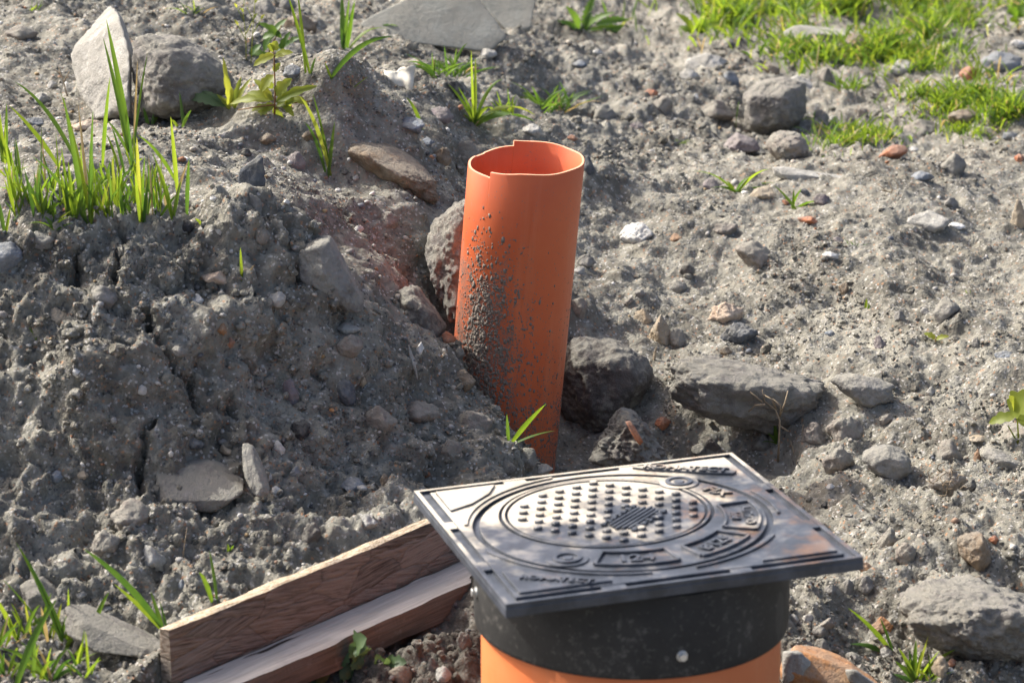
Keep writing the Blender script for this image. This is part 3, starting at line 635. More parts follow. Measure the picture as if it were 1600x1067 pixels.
 (1310,376,24,14,'purple','reddish stone above the flat white one',{}),
 (1006,494,30,28,'tan','beige lump left of the tan block',{}),
 (1000,458,18,14,'grey','round pebble above the beige lump',dict(power=8)),
 (982,470,20,16,'earth','small clod right of the pipe',{}),
 (1033,517,40,56,'tan','tan block standing above the left end of the long stone',dict(power=34,sub=5)),
 (1058,530,28,40,'earth','earthy block right of the tan block',dict(power=24)),
 (1135,487,58,32,'tile','pale cream stone above the dark slate stone',dict(power=30,sub=5,tilt=.25)),
 (1150,524,68,36,'slate','dark blue-grey slate stone lying on the long stone',dict(power=40,sub=5,tilt=.08)),
 (1135,548,20,14,'brown','small brown stone under the slate stone',{}),
 (1176,575,18,9,'brick','red-brown chip on the long stone',{}),
 (1209,586,20,8,'brown','flat brown chip on the long stone',{}),
 (1022,552,10,34,'tan','thin wood-like splinter between boulder and long stone',dict(tilt=-.5,depth=.5)),
 (1297,521,18,10,'blue','blue-grey chip on the right slope',{}),
 (1320,450,16,22,'brown','brown upright chip on the right slope',{}),
 (1482,482,46,40,'grey','grey angular stone on the right slope',dict(power=26,sub=4)),
 (1445,486,15,13,'pale','round pale pebble left of the grey angular stone',dict(power=8)),
 (1406,492,20,18,'grey','small grey stone left of the round pale pebble',{}),
 (1376,534,24,28,'purple','brownish stone in the middle right of the slope',{}),
 (1385,653,27,24,'earth','round clod below the buried stone',dict(power=8)),
 (1525,535,14,18,'grey','grey chip right of the yellow leaf',{}),
 (1570,554,36,12,'blue','bluish flat stone at the right edge of the slope',{}),
 (1455,610,16,20,'pale','pale chip on the right slope',{}),
 (1436,656,14,10,'pale','tiny pale pebble right of the round clod',{}),
 (1036,658,26,20,'brick','dull red stone under the left end of the long stone',{}),
 (1115,690,30,28,'darkboulder','dark round clod in the hollow under the long stone',dict(power=8)),
 (1090,700,26,22,'darkboulder','dark clod left of the round one in the hollow',dict(power=8)),
 (1190,690,34,34,'darkboulder','dark stone in the hollow by the dry stalk',{}),
 (1313,720,50,46,'earth','lumpy clod between dry stalk and angular stone',dict(rough=.09,sub=4)),
 (1275,680,44,44,'earth','lumpy clod beside the dry stalk',dict(rough=.09,sub=4)),
 (1320,668,54,46,'earth','lumpy clod under the right end of the long stone',dict(rough=.09,sub=4)),
 (1480,706,52,42,'earth','clod on the right slope left of the flat grey stone',dict(rough=.08,sub=4)),
 (1528,685,36,8,'tan','pale wood chip on the right slope',dict(power=30)),
 (1526,712,11,26,'rust','rusty chip leaning on the flat grey stone',{}),
 (1483,752,56,50,'earth','crumbly brown clod bound with roots on the right slope',dict(rough=.13,sub=4)),
 (1518,758,26,22,'darkboulder','dark stone right of the rooty clod',{}),
 (1388,840,34,40,'earth','rounded clod hanging on the slope right of the cover',dict(rough=.08,sub=4)),
 (1415,862,32,46,'earth','taller rounded clod beside the hanging one',dict(rough=.08,sub=4)),
 (1291,788,17,13,'black','black lump just right of the cover edge',{}),
 (1298,760,14,10,'white','white chip right of the cover',{}),
 (1530,908,36,24,'brown','brown stone above the broad pale stone at lower right',{}),
 (1553,842,16,12,'brick','red brick bit beside the pointed reddish stone',{}),
 (1353,886,22,18,'rust','orange-brown pebble below the right corner of the cover',{}),
 (1325,914,22,28,'grey','grey upright stone below the right corner of the cover',{}),
 (1354,912,26,34,'grey','grey stone right of the upright one below the cover',{}),
 (1377,976,40,24,'rust','rusty clay bit left of the broad pale stone',dict(rough=.1)),
 (1284,1007,30,28,'grey','rounded grey pebble right of the orange chamber',dict(power=9)),
 (1280,986,26,22,'grey','grey pebble above the rounded one by the chamber',dict(power=9)),
 (1240,967,22,18,'pale','pale pebble next to the chamber collar',dict(power=9)),
 (1262,965,20,18,'pale','second pale pebble from the chamber collar',dict(power=9)),
 (1298,921,20,16,'grey','grey pebble right of the chamber collar',{}),
 (1290,975,28,24,'earth','brown clod near the pebbles by the chamber',{}),
 (1384,1020,24,20,'pale','pale stone left of the lower right weed',{}),
 (1332,1026,24,14,'grey','dark grey pebble left of the lower right weed',{}),
 (1468,1040,30,40,'tan','tan stone behind the lower right weed',dict(power=26)),
 (1488,1034,14,14,'brick','orange-red bit right of the tan stone',{}),
 (1487,1046,14,10,'white','white pebble under the orange-red bit',{}),
 (1594,335,30,60,'tan','beige and orange stone cut off by the right edge',dict(sub=4)),
 (620,1055,60,40,'brown','brown stone in the dark pit in front of the batten',{}),
 (655,1002,16,16,'darkboulder','dark pebble in the pit by the batten',{}),
 (693,1052,26,28,'pale','pale rough stone at the bottom of the pit',{}),
 (725,1000,24,40,'darkboulder','dark stone in the pit beside the chamber',{}),
 (676,1036,20,26,'darkboulder','dark oval pebble in the pit',dict(power=8)),
 (705,700,40,36,'earth','earthy lump low on the ridge before the pipe',dict(rough=.08)),
 (822,712,40,34,'boulder','grey stone at the very foot of the pipe',{}),
 (790,728,34,26,'darkboulder','dark stone left of the pipe foot behind the cover',{}),
 (845,732,36,16,'pale','pale stone at the pipe foot behind the cover edge',{}),
]
for row in ST:
    px, py, w, h, mt, lab, op = row
    nm = 'earth_clod' if mt in ('earth',) else ('brick_fragment' if mt == 'brick' else 'stone')
    pebble(nm, px, py, w, h, mt, lab, cat=('clod' if nm == 'earth_clod' else 'brick' if nm == 'brick_fragment' else 'stone'), group=('clods of dry earth' if nm == 'earth_clod' else 'brick bits in the soil' if nm == 'brick_fragment' else 'small stones in the soil'), **op)
# a crumpled pale scrap behind the hump
p, nr, D = hit(624, 138); sc = D / FPX
bm = bmesh.new(); gx_, gz_ = 10, 8; grid = {}
for i in range(gx_ + 1):
    for j in range(gz_ + 1):
        u, v = i / gx_ - .5, j / gz_
        top = .85 + .30 * (u + .5) - .16 * math.exp(-((u + .15) / .09) ** 2) + .04 * math.sin(u * 23)
        grid[i, j] = bm.verts.new((u * 50 * sc * (1 - .18 * (1 - v)), .004 * math.sin(u * 11 + v * 2) + .003 * math.sin(v * 9 + u * 4) + .022 * v, (v * 34 * top - 6) * sc))
for i in range(gx_):
    for j in range(gz_): bm.faces.new((grid[i, j], grid[i + 1, j], grid[i + 1, j + 1], grid[i, j + 1]))
me = bpy.data.meshes.new('scrap'); bm.to_mesh(me); bm.free()
for f in me.polygons: f.use_smooth = True
o = link('plastic_scrap', me, M['tile']); o.location = p; o.modifiers.new('solid', 'SOLIDIFY').thickness = .0015
k = NT('scrap'); me.materials[0] = k.done(k.mix(k.noise(80), (.50, .47, .38), (.68, .66, .58)), .7)
tag(o, 'crumpled cream scrap standing in the soil behind the hump', 'scrap')

# ------------------------------------------------------------------ shape helpers
def bm_obj(name, bm, mat, parent=None, smooth=False, bevel=0.0, seg=2):
    bmesh.ops.recalc_face_normals(bm, faces=bm.faces)
    me = bpy.data.meshes.new(name); bm.to_mesh(me); bm.free()
    if smooth:
        for f in me.polygons: f.use_smooth = True
    o = link(name, me, mat, parent)
    if bevel:
        b = o.modifiers.new('bevel', 'BEVEL'); b.width = bevel; b.segments = seg; b.limit_method = 'ANGLE'
    return o
def prism(bm, poly, z0, z1):
    lo = [bm.verts.new((x, y, z0)) for x, y in poly]; hi = [bm.verts.new((x, y, z1)) for x, y in poly]; n = len(poly)
    bm.faces.new(hi); bm.faces.new(lo[::-1])
    for i in range(n): bm.faces.new((lo[i], lo[(i + 1) % n], hi[(i + 1) % n], hi[i]))
def sector(bm, r0, r1, a0, a1, z0, z1, c=(0, 0), n=None):
    full = abs(a1 - a0) > 359.9; n = n or max(3, int(abs(a1 - a0) / 4))
    A = [R(a0 + (a1 - a0) * i / n) for i in range(n + (0 if full else 1))]
    ring = [[bm.verts.new((c[0] + r * math.cos(a), c[1] + r * math.sin(a), z)) for a in A] for r, z in ((r0, z0), (r1, z0), (r1, z1), (r0, z1))]
    m = len(A)
    for j in range(m if full else m - 1):
        k_ = (j + 1) % m
        for q in range(4): bm.faces.new((ring[q][j], ring[q][k_], ring[(q + 1) % 4][k_], ring[(q + 1) % 4][j]))
    if not full:
        bm.faces.new([ring[q][0] for q in range(4)]); bm.faces.new([ring[q][-1] for q in range(3, -1, -1)])
def tube_mesh(name, pts_, radii, seg=6):
    bm = bmesh.new(); rings = []
    pts_ = [Vector(p) for p in pts_]
    for i, p in enumerate(pts_):
        d = (pts_[min(i + 1, len(pts_) - 1)] - pts_[max(i - 1, 0)]).normalized(); a = d.orthogonal().normalized(); b = d.cross(a)
        r = radii[i] if isinstance(radii, (list, tuple)) else radii
        rings.append([bm.verts.new(p + (a * math.cos(2 * math.pi * j / seg) + b * math.sin(2 * math.pi * j / seg)) * r) for j in range(seg)])
    for A, B in zip(rings, rings[1:]):
        # match the start of the next ring to the nearest vertex so that the tube does not twist
        s = min(range(seg), key=lambda s_: sum((A[j].co - B[(j + s_) % seg].co).length_squared for j in range(seg))); B[:] = B[s:] + B[:s]
        for j in range(seg): bm.faces.new((A[j], A[(j + 1) % seg], B[(j + 1) % seg], B[j]))
    bm.faces.new(rings[0][::-1]); bm.faces.new(rings[-1])
    bmesh.ops.recalc_face_normals(bm, faces=bm.faces)
    me = bpy.data.meshes.new(name); bm.to_mesh(me); bm.free()
    for f in me.polygons: f.use_smooth = True
    return me

# ------------------------------------------------------------------ narrow orange drain pipe
def pvc(name, c1, c2, mud=.5):
    k = NT(name); p = k.coord(); n = k.noise(7, 4, .6, p); g = k.noise(90, 5, .7, p)
    col = k.mix(k.step(n, .3, .7), c1, c2)
    streak = k.noise(40, 4, .6, k.mapv(p, (1, 1, .06)))
    col = k.mix(k.math('MULTIPLY', k.step(streak, .52, .75), .22), col, (.62, .30, .17))
    z = k.sep(p)[2]
    d = k.math('ADD', g, k.step(z, .30, -.02, -.12, .10))
    col = k.mix(k.math('MULTIPLY', k.step(d, .54, .74), mud), col, (.20, .125, .085))
    if mud >= .5:          # dried film where the spray was thickest
        sx = k.sep(p); left = k.math('MULTIPLY', k.step(sx[0], .045, -.045), k.step(sx[1], .03, -.02)); zz = k.math('MULTIPLY', k.step(z, .40, .26), k.step(z, -.10, .10, .6, 1.0))
        fl = k.math('ADD', k.noise(38, 6, .7, k.mapv(p, (1, 1, .55))), k.math('MULTIPLY', k.math('MULTIPLY', left, zz), .30)); lowf = k.step(z, .16, .0, 0, .16); fl = k.math('ADD', fl, lowf)
        col = k.mix(k.math('MULTIPLY', k.step(fl, .60, .92), .55), col, (.19, .155, .125))
        gsp = k.noise(420, 2, .6, p); col = k.mix(k.math('MULTIPLY', k.step(k.math('ADD', gsp, k.math('MULTIPLY', fl, .5)), .90, 1.0), .8), col, (.15, .125, .105))
    sc = k.noise(55, 2, .4, k.mapv(p, (1.2, 1.2, .12), (0, .5, 0))); col = k.mix(k.step(sc, .755, .77, 0, .5), col, (.72, .42, .30))
    rg = k.math('ADD', .36, k.math('MULTIPLY', g, .25))
    return k.done(col, rg, k.bump(g, .12, .0008), .45)
M['pvc'] = pvc('orange_pvc', (.505, .098, .030), (.56, .125, .040))
M['pvc_big'] = pvc('orange_pvc_faded', (.60, .155, .045), (.66, .20, .07), .3)
k = NT('pvc_edge'); M['pvc_edge'] = k.done(k.mix(k.noise(120), (.70, .33, .18), (.78, .46, .30)), .55)
PB, PT = Vector(at(781, 722, 3.47)), Vector(at(823, 246, 3.425))
axis = (PT - PB).normalized(); PL = (PT - PB).length
pr = 0.0792; pth = 0.0042
ex = Vector((1, 0, 0)); ex = (ex - axis * ex.dot(axis)).normalized(); ey = axis.cross(ex)
pm = Matrix((ex, ey, axis)).transposed().to_4x4(); pm.translation = PB
pipe = empty('drain_pipe', (0, 0, 0), 'narrow orange plastic drain pipe standing slanted in the soil, splashed with mud', 'pipe')
pipe.matrix_world = pm
def rim(a):            # sawn in two goes: one side of the cut is lower
    x, y = math.cos(a), math.sin(a); h = PL + 0.003 * x
    ad = math.degrees(a) % 360
    if 103 < ad < 232: h -= 0.0115
    if 103 < ad < 140: h += .004 * (140 - ad) / 37
    if 140 <= ad < 154: h -= 0.001
    if 232 <= ad < 262: h -= 0.0035 * (262 - ad) / 30
    return h + .0006 * math.sin(7 * a)
bm = bmesh.new(); NS = 144; angs = []
for i in range(NS): angs.append(2 * math.pi * i / NS)
for e_ in (103, 232): angs += [R(e_ - .01), R(e_ + .01)]
angs = sorted(angs); NS = len(angs); zl = [-.16, 0, .12, .24, .34]
ro = []; ri = []
for a in angs:
    c, s = math.cos(a), math.sin(a); t = rim(a)
    ro.append([bm.verts.new((pr * c, pr * s, z)) for z in zl + [t - .0008]] + [bm.verts.new(((pr - .0007) * c, (pr - .0007) * s, t))])
    ri.append([bm.verts.new(((pr - pth) * c, (pr - pth) * s, z)) for z in zl + [t - .0008]] + [bm.verts.new(((pr - pth + .0007) * c, (pr - pth + .0007) * s, t))])
edge_faces = []
for i in range(NS):
    j = (i + 1) % NS
    for q in range(len(ro[0]) - 1):
        bm.faces.new((ro[i][q], ro[j][q], ro[j][q + 1], ro[i][q + 1])).smooth = True
        bm.faces.new((ri[i][q], ri[i][q + 1], ri[j][q + 1], ri[j][q])).smooth = True
    f = bm.faces.new((ro[i][-1], ro[j][-1], ri[j][-1], ri[i][-1])); f.material_index = 1
    bm.faces.new((ro[i][0], ri[i][0], ri[j][0], ro[j][0]))
me = bpy.data.meshes.new('pipe_wall'); bm.to_mesh(me); bm.free(); me.materials.append(M['pvc']); me.materials.append(M['pvc_edge'])
link('pipe_wall', me, None, pipe)
bm = bmesh.new(); a = R(270 + 8)            # the moulding line down the front
for (z0, z1) in ((.0, .415),):
    sector(bm, pr - .0002, pr + .0002, 277.6, 278.0, z0, z1, n=2)
bm_obj('moulding_line', bm, M['pvc'], pipe)
# dried mud splashed up the pipe: real little lumps
r = np.random.default_rng(5); V = []; Fc = []; bv, bf = ICO[1]; cnt = 0; tries = 0
while cnt < 5600 and tries < 140000:
    tries += 1
    ad = r.uniform(185, 355); z = r.uniform(.0, .40); c = (ad - 236) / 27
    patch = 0.5 + 0.5 * math.sin(z * 60 + ad * .11) * math.sin(ad * .23 + z * 21)
    dens = math.exp(-c * c) * math.exp(-((z - .20) / .105) ** 2) * 1.1 + .30 * math.exp(-((ad - 268) / 25) ** 2) * math.exp(-((z - .15) / .12) ** 2) + .12 * math.exp(-((ad - 300) / 40) ** 2) * math.exp(-((z - .1) / .14) ** 2) + .22 * (z < .12)
    if r.random() > dens * (0.35 + patch * .9): continue
    s = .00062 * (1 - r.random() * .955) ** (-.42) * (1.0 + .5 * math.exp(-c * c)); s = min(s, .0042)
    a = R(ad); n_ = np.array([math.cos(a), math.sin(a), 0]); t_v = np.array([-math.sin(a), math.cos(a), 0]); zz = np.array([0, 0, 1])
    q = bv * (1 + r.uniform(-.3, .3, (len(bv), 1)))
    w = n_ * (pr + s * .05) + zz * z + (q[:, :1] * t_v * s * r.uniform(.7, 1.3)) + q[:, 1:2] * zz * s * r.uniform(.8, 2.1) + q[:, 2:] * n_ * min(s * .34, .0007)
    V.append(w); Fc.append(bf + cnt * len(bv)); cnt += 1
mm = mesh_np('mud_splash', np.vstack(V), np.vstack(Fc)); k = NT('dried_mud'); p = k.coord(); M['mud'] = k.done(k.mix(k.noise(300, 4, .6, p), (.13, .112, .095), (.25, .22, .19)), .95, k.bump(k.noise(900, 2, .5, p), .5, .001), .1)
o = link('mud_splash', mm, M['mud'], pipe); o['kind'] = 'stuff'; o['label'] = 'dried grey mud splashes on the shaded front of the pipe'

# ------------------------------------------------------------------ inspection chamber
CL = Vector((.1208, 2.5078, .2629)); CTH, CTX, CTY = .2772, -.01778, -.03394
crot = Matrix.Rotation(CTX, 4, 'X') @ Matrix.Rotation(CTY, 4, 'Y') @ Matrix.Rotation(CTH, 4, 'Z')
chm = empty('inspection_chamber', (CL.x + .004, CL.y - .004, -.05), 'wide orange plastic inspection chamber with a black collar at the bottom', 'chamber')
def lathe(name, prof, mat, parent, n=128):
    bm = bmesh.new(); A = [2 * math.pi * i / n for i in range(n)]
    rr = [[bm.verts.new((r_ * math.cos(a), r_ * math.sin(a), z)) for a in A] for r_, z in prof]
    for q in range(len(rr)):
        for j in range(n):
            bm.faces.new((rr[q][j], rr[q][(j + 1) % n], rr[(q + 1) % len(rr)][(j + 1) % n], rr[(q + 1) % len(rr)][j]))
    return bm_obj(name, bm, mat, parent, True, .0012, 2)
lathe('riser_pipe', [(.1575, -.20), (.1575, .26), (.1510, .26), (.1510, -.20)], M['pvc_big'], chm)
k = NT('black_rubber'); p = k.coord(); n = k.noise(9, 5, .65, p); g = k.noise(130, 5, .7, p)
col = k.mix(k.step(n, .35, .7), (.016, .016, .016), (.032, .032, .031)); col = k.mix(k.math('MULTIPLY', k.step(k.math('ADD', g, k.math('MULTIPLY', n, .4)), .72, .95), .55), col, (.16, .15, .135))
sc = k.noise(30, 2, .4, k.mapv(p, (1, 1, .35), (0, .6, .4))); col = k.mix(k.step(sc, .70, .72, 0, .22), col, (.12, .115, .105))
M['rubber'] = k.done(col, k.math('ADD', .5, k.math('MULTIPLY', g, .3)), k.bump(g, .25, .001), .4)
collar = lathe('collar', [(.1640, .208), (.1650, .214), (.1650, .296), (.1590, .296), (.1590, .208)], M['rubber'], chm)
k = NT('zinc'); M['zinc'] = k.done(k.mix(k.noise(200), (.5, .5, .5), (.72, .72, .70)), .35, None, .5, .7)
for px, py in ((1066, 1008), (747, 966)):
    d = Vector(ray(px, py)); o_ = Vector(CAMP); c = chm.location     # where the sight line meets the collar
    if px < 800: a = R(192)
    else:
        fx, fy, dx, dy = o_.x - c.x, o_.y - c.y, d.x, d.y; A_ = dx * dx + dy * dy; B_ = fx * dx + fy * dy; C_ = fx * fx + fy * fy - .165 ** 2
        t = (-B_ - math.sqrt(B_ * B_ - A_ * C_)) / A_; q = o_ + d * t; a = math.atan2(q.y - c.y, q.x - c.x)
    z = .232 if px > 800 else .250
    bm = bmesh.new(); prism(bm, [(.0044 * math.cos(R(60 * i)), .0044 * math.sin(R(60 * i))) for i in range(6)], .001, .0055)
    sector(bm, .0, .0058, 0, 360, -.002, .0012, n=16)
    s = bm_obj('screw', bm, M['zinc'], collar, False, .0006)
    s.matrix_local = Matrix.Translation((.165 * math.cos(a), .165 * math.sin(a), z)) @ Matrix.Rotation(a, 4, 'Z') @ Matrix.Rotation(R(90), 4, 'Y')

# ------------------------------------------------------------------ cast cover
def iron_mat(name, dusty):
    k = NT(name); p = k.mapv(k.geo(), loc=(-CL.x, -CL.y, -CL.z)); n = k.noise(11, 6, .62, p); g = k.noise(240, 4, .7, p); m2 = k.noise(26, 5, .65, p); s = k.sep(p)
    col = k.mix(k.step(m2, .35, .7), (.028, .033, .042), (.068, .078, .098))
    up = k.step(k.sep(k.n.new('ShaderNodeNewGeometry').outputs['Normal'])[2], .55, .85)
    lean = k.math('ADD', k.math('MULTIPLY', s[1], 1.5), k.math('MULTIPLY', s[0], -1.0))       # cream film: dried clay plus painted sun glare, strongest at back left
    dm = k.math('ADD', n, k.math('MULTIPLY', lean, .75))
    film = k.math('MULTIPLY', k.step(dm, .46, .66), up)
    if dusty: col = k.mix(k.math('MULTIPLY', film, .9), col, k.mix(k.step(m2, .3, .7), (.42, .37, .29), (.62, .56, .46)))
    col = k.mix(k.math('MULTIPLY', k.math('MULTIPLY', k.step(m2, .50, .72), up), (.42 if dusty else .08)), col, (.30, .27, .23))
    ru = k.math('ADD', k.noise(19, 6, .75, k.mapv(p, (1, 1, 1), (0, 0, 0), (3, 1, 0))), k.math('MULTIPLY', s[0], .35))
    if dusty: col = k.mix(k.math('MULTIPLY', k.math('MULTIPLY', k.step(ru, .53, .72), up), .60), col, k.mix(m2, (.13, .06, .025), (.30, .165, .08)))
    sc_ = k.noise(1.0, 3, .6, k.mapv(p, (40, 400, 40), (0, 0, .5))); col = k.mix(k.math('MULTIPLY', k.step(sc_, .66, .72), .25 * dusty), col, (.4, .4, .4))
    return k.done(col, k.step(dm, .45, .7, .34, .62), k.bump(k.math('ADD', g, k.math('MULTIPLY', m2, .7)), .45, .0010), .5)
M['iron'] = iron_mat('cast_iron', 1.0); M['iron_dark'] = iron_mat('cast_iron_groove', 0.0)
cov = empty('manhole_cover', CL, 'square dark cast-iron manhole cover with studded round lid, dusty and rust-edged', 'cover')
cov.matrix_world = Matrix.Translation(CL) @ crot
H_ = .185; LC = (-.004, .006); LR = .1530; GD = -.0042
def square_pts(h, n=96):
    o = []
    for i in range(n):
        a = 2 * math.pi * (i + .5) / n; c, s = math.cos(a), math.sin(a); q = h / max(abs(c), abs(s)); o.append([q * c, q * s])
    for cx, cy in ((h, h), (-h, h), (-h, -h), (h, -h)):      # pull the nearest point onto each corner
        k_ = min(range(n), key=lambda t: (o[t][0] - cx) ** 2 + (o[t][1] - cy) ** 2); o[k_] = [cx, cy]
    return o
def circle_pts(r, c=(0, 0), n=96): return [[c[0] + r * math.cos(2 * math.pi * (i + .5) / n), c[1] + r * math.sin(2 * math.pi * (i + .5) / n)] for i in range(n)]
def holed(name, outer, inner, z0, z1, mat, parent, bev=.0006):
    bm = bmesh.new(); n = len(outer); L_ = [[bm.verts.new((*outer[i], z0)), bm.verts.new((*outer[i], z1)), bm.verts.new((*inner[i], z1)), bm.verts.new((*inner[i], z0))] for i in range(n)]
    for i in range(n):
        j_ = (i + 1) % n
        for q in range(4): bm.faces.new((L_[i][q], L_[j_][q], L_[j_][(q + 1) % 4], L_[i][(q + 1) % 4]))
    return bm_obj(name, bm, mat, parent, False, bev, 2)
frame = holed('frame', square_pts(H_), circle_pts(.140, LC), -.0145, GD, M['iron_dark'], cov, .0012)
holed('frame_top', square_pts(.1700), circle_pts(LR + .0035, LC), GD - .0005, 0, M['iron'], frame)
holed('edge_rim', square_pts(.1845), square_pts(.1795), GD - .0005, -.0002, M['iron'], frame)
def barp(name, x0, x1, y0, y1, z1, parent, z0=GD - .0005, bev=.0007, mat='iron'):
    bm = bmesh.new(); prism(bm, [(x0, y0), (x1, y0), (x1, y1), (x0, y1)], z0, z1); return bm_obj(name, bm, M[mat], parent, False, bev)
for (a0, a1) in ((-.085, -.060), (.048, .070)):        # bridges across the drainage groove inside the rim
    barp('groove_bridge', a0, a1, .1702, .1793, -.0006, frame); barp('groove_bridge', a0, a1, -.1793, -.1702, -.0006, frame)
    barp('groove_bridge', .1702, .1793, a0, a1, -.0006, frame); barp('groove_bridge', -.1793, -.1702, a0, a1, -.0006, frame)
for a0, a1 in ((195, 262), (278, 322), (-14, 14), (100, 165)):
    bm = bmesh.new(); sector(bm, LR + .0085, LR + .0120, a0, a1, -.002, .0022, LC); bm_obj('frame_ridge', bm, M['iron'], frame, False, .0006)
def corner(poly, nm='corner_pad', h=.0026):
    bm = bmesh.new(); prism(bm, poly, -.002, h); return bm_obj(nm, bm, M['iron'], frame, False, .001)
corner([(-.165, .165), (-.098, .165), (-.112, .138), (-.138, .112), (-.165, .098)])
corner([(-.165, -.165), (-.070, -.165), (-.090, -.152), (-.140, -.122), (-.165, -.100)])
corner([(.165, -.165), (.165, -.085), (.148, -.098), (.110, -.135), (.085, -.165)])
corner([(.060, .167), (.072, .156), (.140, .112), (.156, .105), (.163, .112), (.150, .128), (.082, .167)], 'name_plate', .0030)
def text(name, s, size, loc, rot, parent, ext=.0012):
    cu = bpy.data.curves.new(name, 'FONT'); cu.body = s; cu.size = size; cu.extrude = ext; cu.offset = .0004; cu.align_x = 'CENTER'; cu.align_y = 'CENTER'; cu.resolution_u = 3
    t = bpy.data.objects.new(name, cu); COL.objects.link(t); bpy.context.view_layer.update()
    me = bpy.data.meshes.new_from_object(t.evaluated_get(bpy.context.evaluated_depsgraph_get())); bpy.data.objects.remove(t)
    o = link(name, me, M['iron'], parent); o.location = loc; o.rotation_euler = (0, 0, rot); return o
text('lettering', 'ROMATECT', .018, (.112, .137, .0038), R(-31), frame)
text('lettering', 'ROMATECT', .014, (-.122, -.146, .0034), R(-31), frame)
bm = bmesh.new(); prism(bm, circle_pts(LR - .0035), -.016, GD); lid = bm_obj('lid', bm, M['iron_dark'], cov, False, .001); lid.location = (LC[0], LC[1], 0)
lid.rotation_euler = (0, 0, -CTH)           # lid markings are turned against the frame
SC = (-.016, .030)
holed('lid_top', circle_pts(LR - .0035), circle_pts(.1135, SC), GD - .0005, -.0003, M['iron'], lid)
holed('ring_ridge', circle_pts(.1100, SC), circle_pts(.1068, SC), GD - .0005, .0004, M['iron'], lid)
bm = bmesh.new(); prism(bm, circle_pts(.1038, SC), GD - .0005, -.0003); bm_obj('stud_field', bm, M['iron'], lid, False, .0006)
bm = bmesh.new(); prof = [(.0050, -.001), (.0047, .0026), (.0036, .0036)]
rings = [[bm.verts.new((a_ * math.cos(R(36 * i)), a_ * .9 * math.sin(R(36 * i)), z)) for i in range(10)] for a_, z in prof]
for A, B in zip(rings, rings[1:]):
    for j in range(10): bm.faces.new((A[j], A[(j + 1) % 10], B[(j + 1) % 10], B[j]))
bm.faces.new(rings[-1]); smesh = bpy.data.meshes.new('stud'); bm.to_mesh(smesh); bm.free(); smesh.materials.append(M['iron'])
a1 = Vector((.0186, .0122)); a2 = Vector((-.0012, -.0212)); emb_d = Vector((.52, .854)); EC = (.012, .004)
for i in range(-8, 9):
    for j in range(-12, 13):
        q = a1 * i + a2 * j
        c = Vector((SC[0] + q.x + .002, SC[1] + q.y))
        if q.length > .0965: continue
        e = c - Vector(EC); al, pe = e.dot(emb_d), e.x * emb_d.y - e.y * emb_d.x
        if abs(al) < .046 and abs(pe) < .017: continue
        if (c - Vector((-.058, -.116))).length < .028 or (c - Vector((.067, .112))).length < .028: continue
        o = bpy.data.objects.new('stud', smesh); COL.objects.link(o); o.parent = lid; o.location = (c.x, c.y, 0)
# striped emblem in the middle
eb = bmesh.new(); ang = math.atan2(emb_d.y, emb_d.x)
def obar(bm, cx, cy, ln, wd, an, z1=.0026, z0=-.001):
    c, s = math.cos(an), math.sin(an)
    prism(bm, [(cx + c * u * ln / 2 - s * v * wd / 2, cy + s * u * ln / 2 + c * v * wd / 2) for u, v in ((-1, -1), (1, -1), (1, 1), (-1, 1))], z0, z1)
for q in range(5):
    w_ = (q - 2) * .0056; obar(eb, EC[0] - w_ * emb_d.y, EC[1] + w_ * emb_d.x, .078 - abs(q - 2) * .008, .0027, ang)
bm_obj('emblem', eb, M['iron_dark'], lid, False, .0005)
for sd in (-1, 1):
    for q in range(7):
        bm = bmesh.new(); w_ = (q - 3) * .0105; cx_, cy_ = EC[0] + w_ * emb_d.x + sd * .018 * emb_d.y, EC[1] + w_ * emb_d.y - sd * .018 * emb_d.x
        obar(bm, cx_, cy_, .0078, .0040, ang + R(70 if q % 2 else 20)); obar(bm, cx_, cy_, .0078, .0020, ang + R(-30), .0029)
        bm_obj('emblem_mark', bm, M['iron_dark'], lid, False, .0004)
def panel(a0, a1, r0, r1, txt, size, ra=None):
    for (q0, q1) in ((r0, r0 + .0028), (r1 - .0028, r1)):
        bm = bmesh.new(); sector(bm, q0, q1, a0, a1, -.001, .0030); bm_obj('panel_edge', bm, M['iron'], lid, False, .0005)
    for aa in (a0, a1):
        bm = bmesh.new(); sector(bm, r0 + .003, r1 - .003, aa - .8, aa + .8, -.001, .0030); bm_obj('panel_edge', bm, M['iron'], lid, False, .0005)
    am = R((a0 + a1) / 2); rm = (r0 + r1) / 2
    for t_i, tx in enumerate(txt):
        rr_ = rm + (len(txt) - 1) * .0065 - t_i * .013
        text('lettering', tx, size, (rr_ * math.cos(am), rr_ * math.sin(am), .0012), am + R(90), lid)
panel(-104, -68, .100, .140, ['124'], .026)
panel(-58, -26, .103, .142, ['B125'], .021)
panel(-18, 19, .106, .144, ['QUALITY', 'PIPE'], .0135)
text('lettering', 'FIX', .022, (.132 * math.cos(R(38)), .132 * math.sin(R(38)), .0012), R(-50), lid)
for bx, by in ((-.060, -.114), (.066, .118)):
    bm = bmesh.new(); prism(bm, circle_pts(.0215, (0, 0), 32), -.001, .0014); holed_ = bm_obj('bolt_boss', bm, M['iron'], lid, False, .0006); holed_.location = (bx, by, 0)
    bm = bmesh.new(); sector(bm, .0105, .0150, 0, 360, .0008, .0034, n=28); sector(bm, .0, .0062, 0, 360, .0008, .0026, n=6)
    o = bm_obj('bolt', bm, M['iron_dark'], lid, False, .0006); o.location = (bx, by, 0)

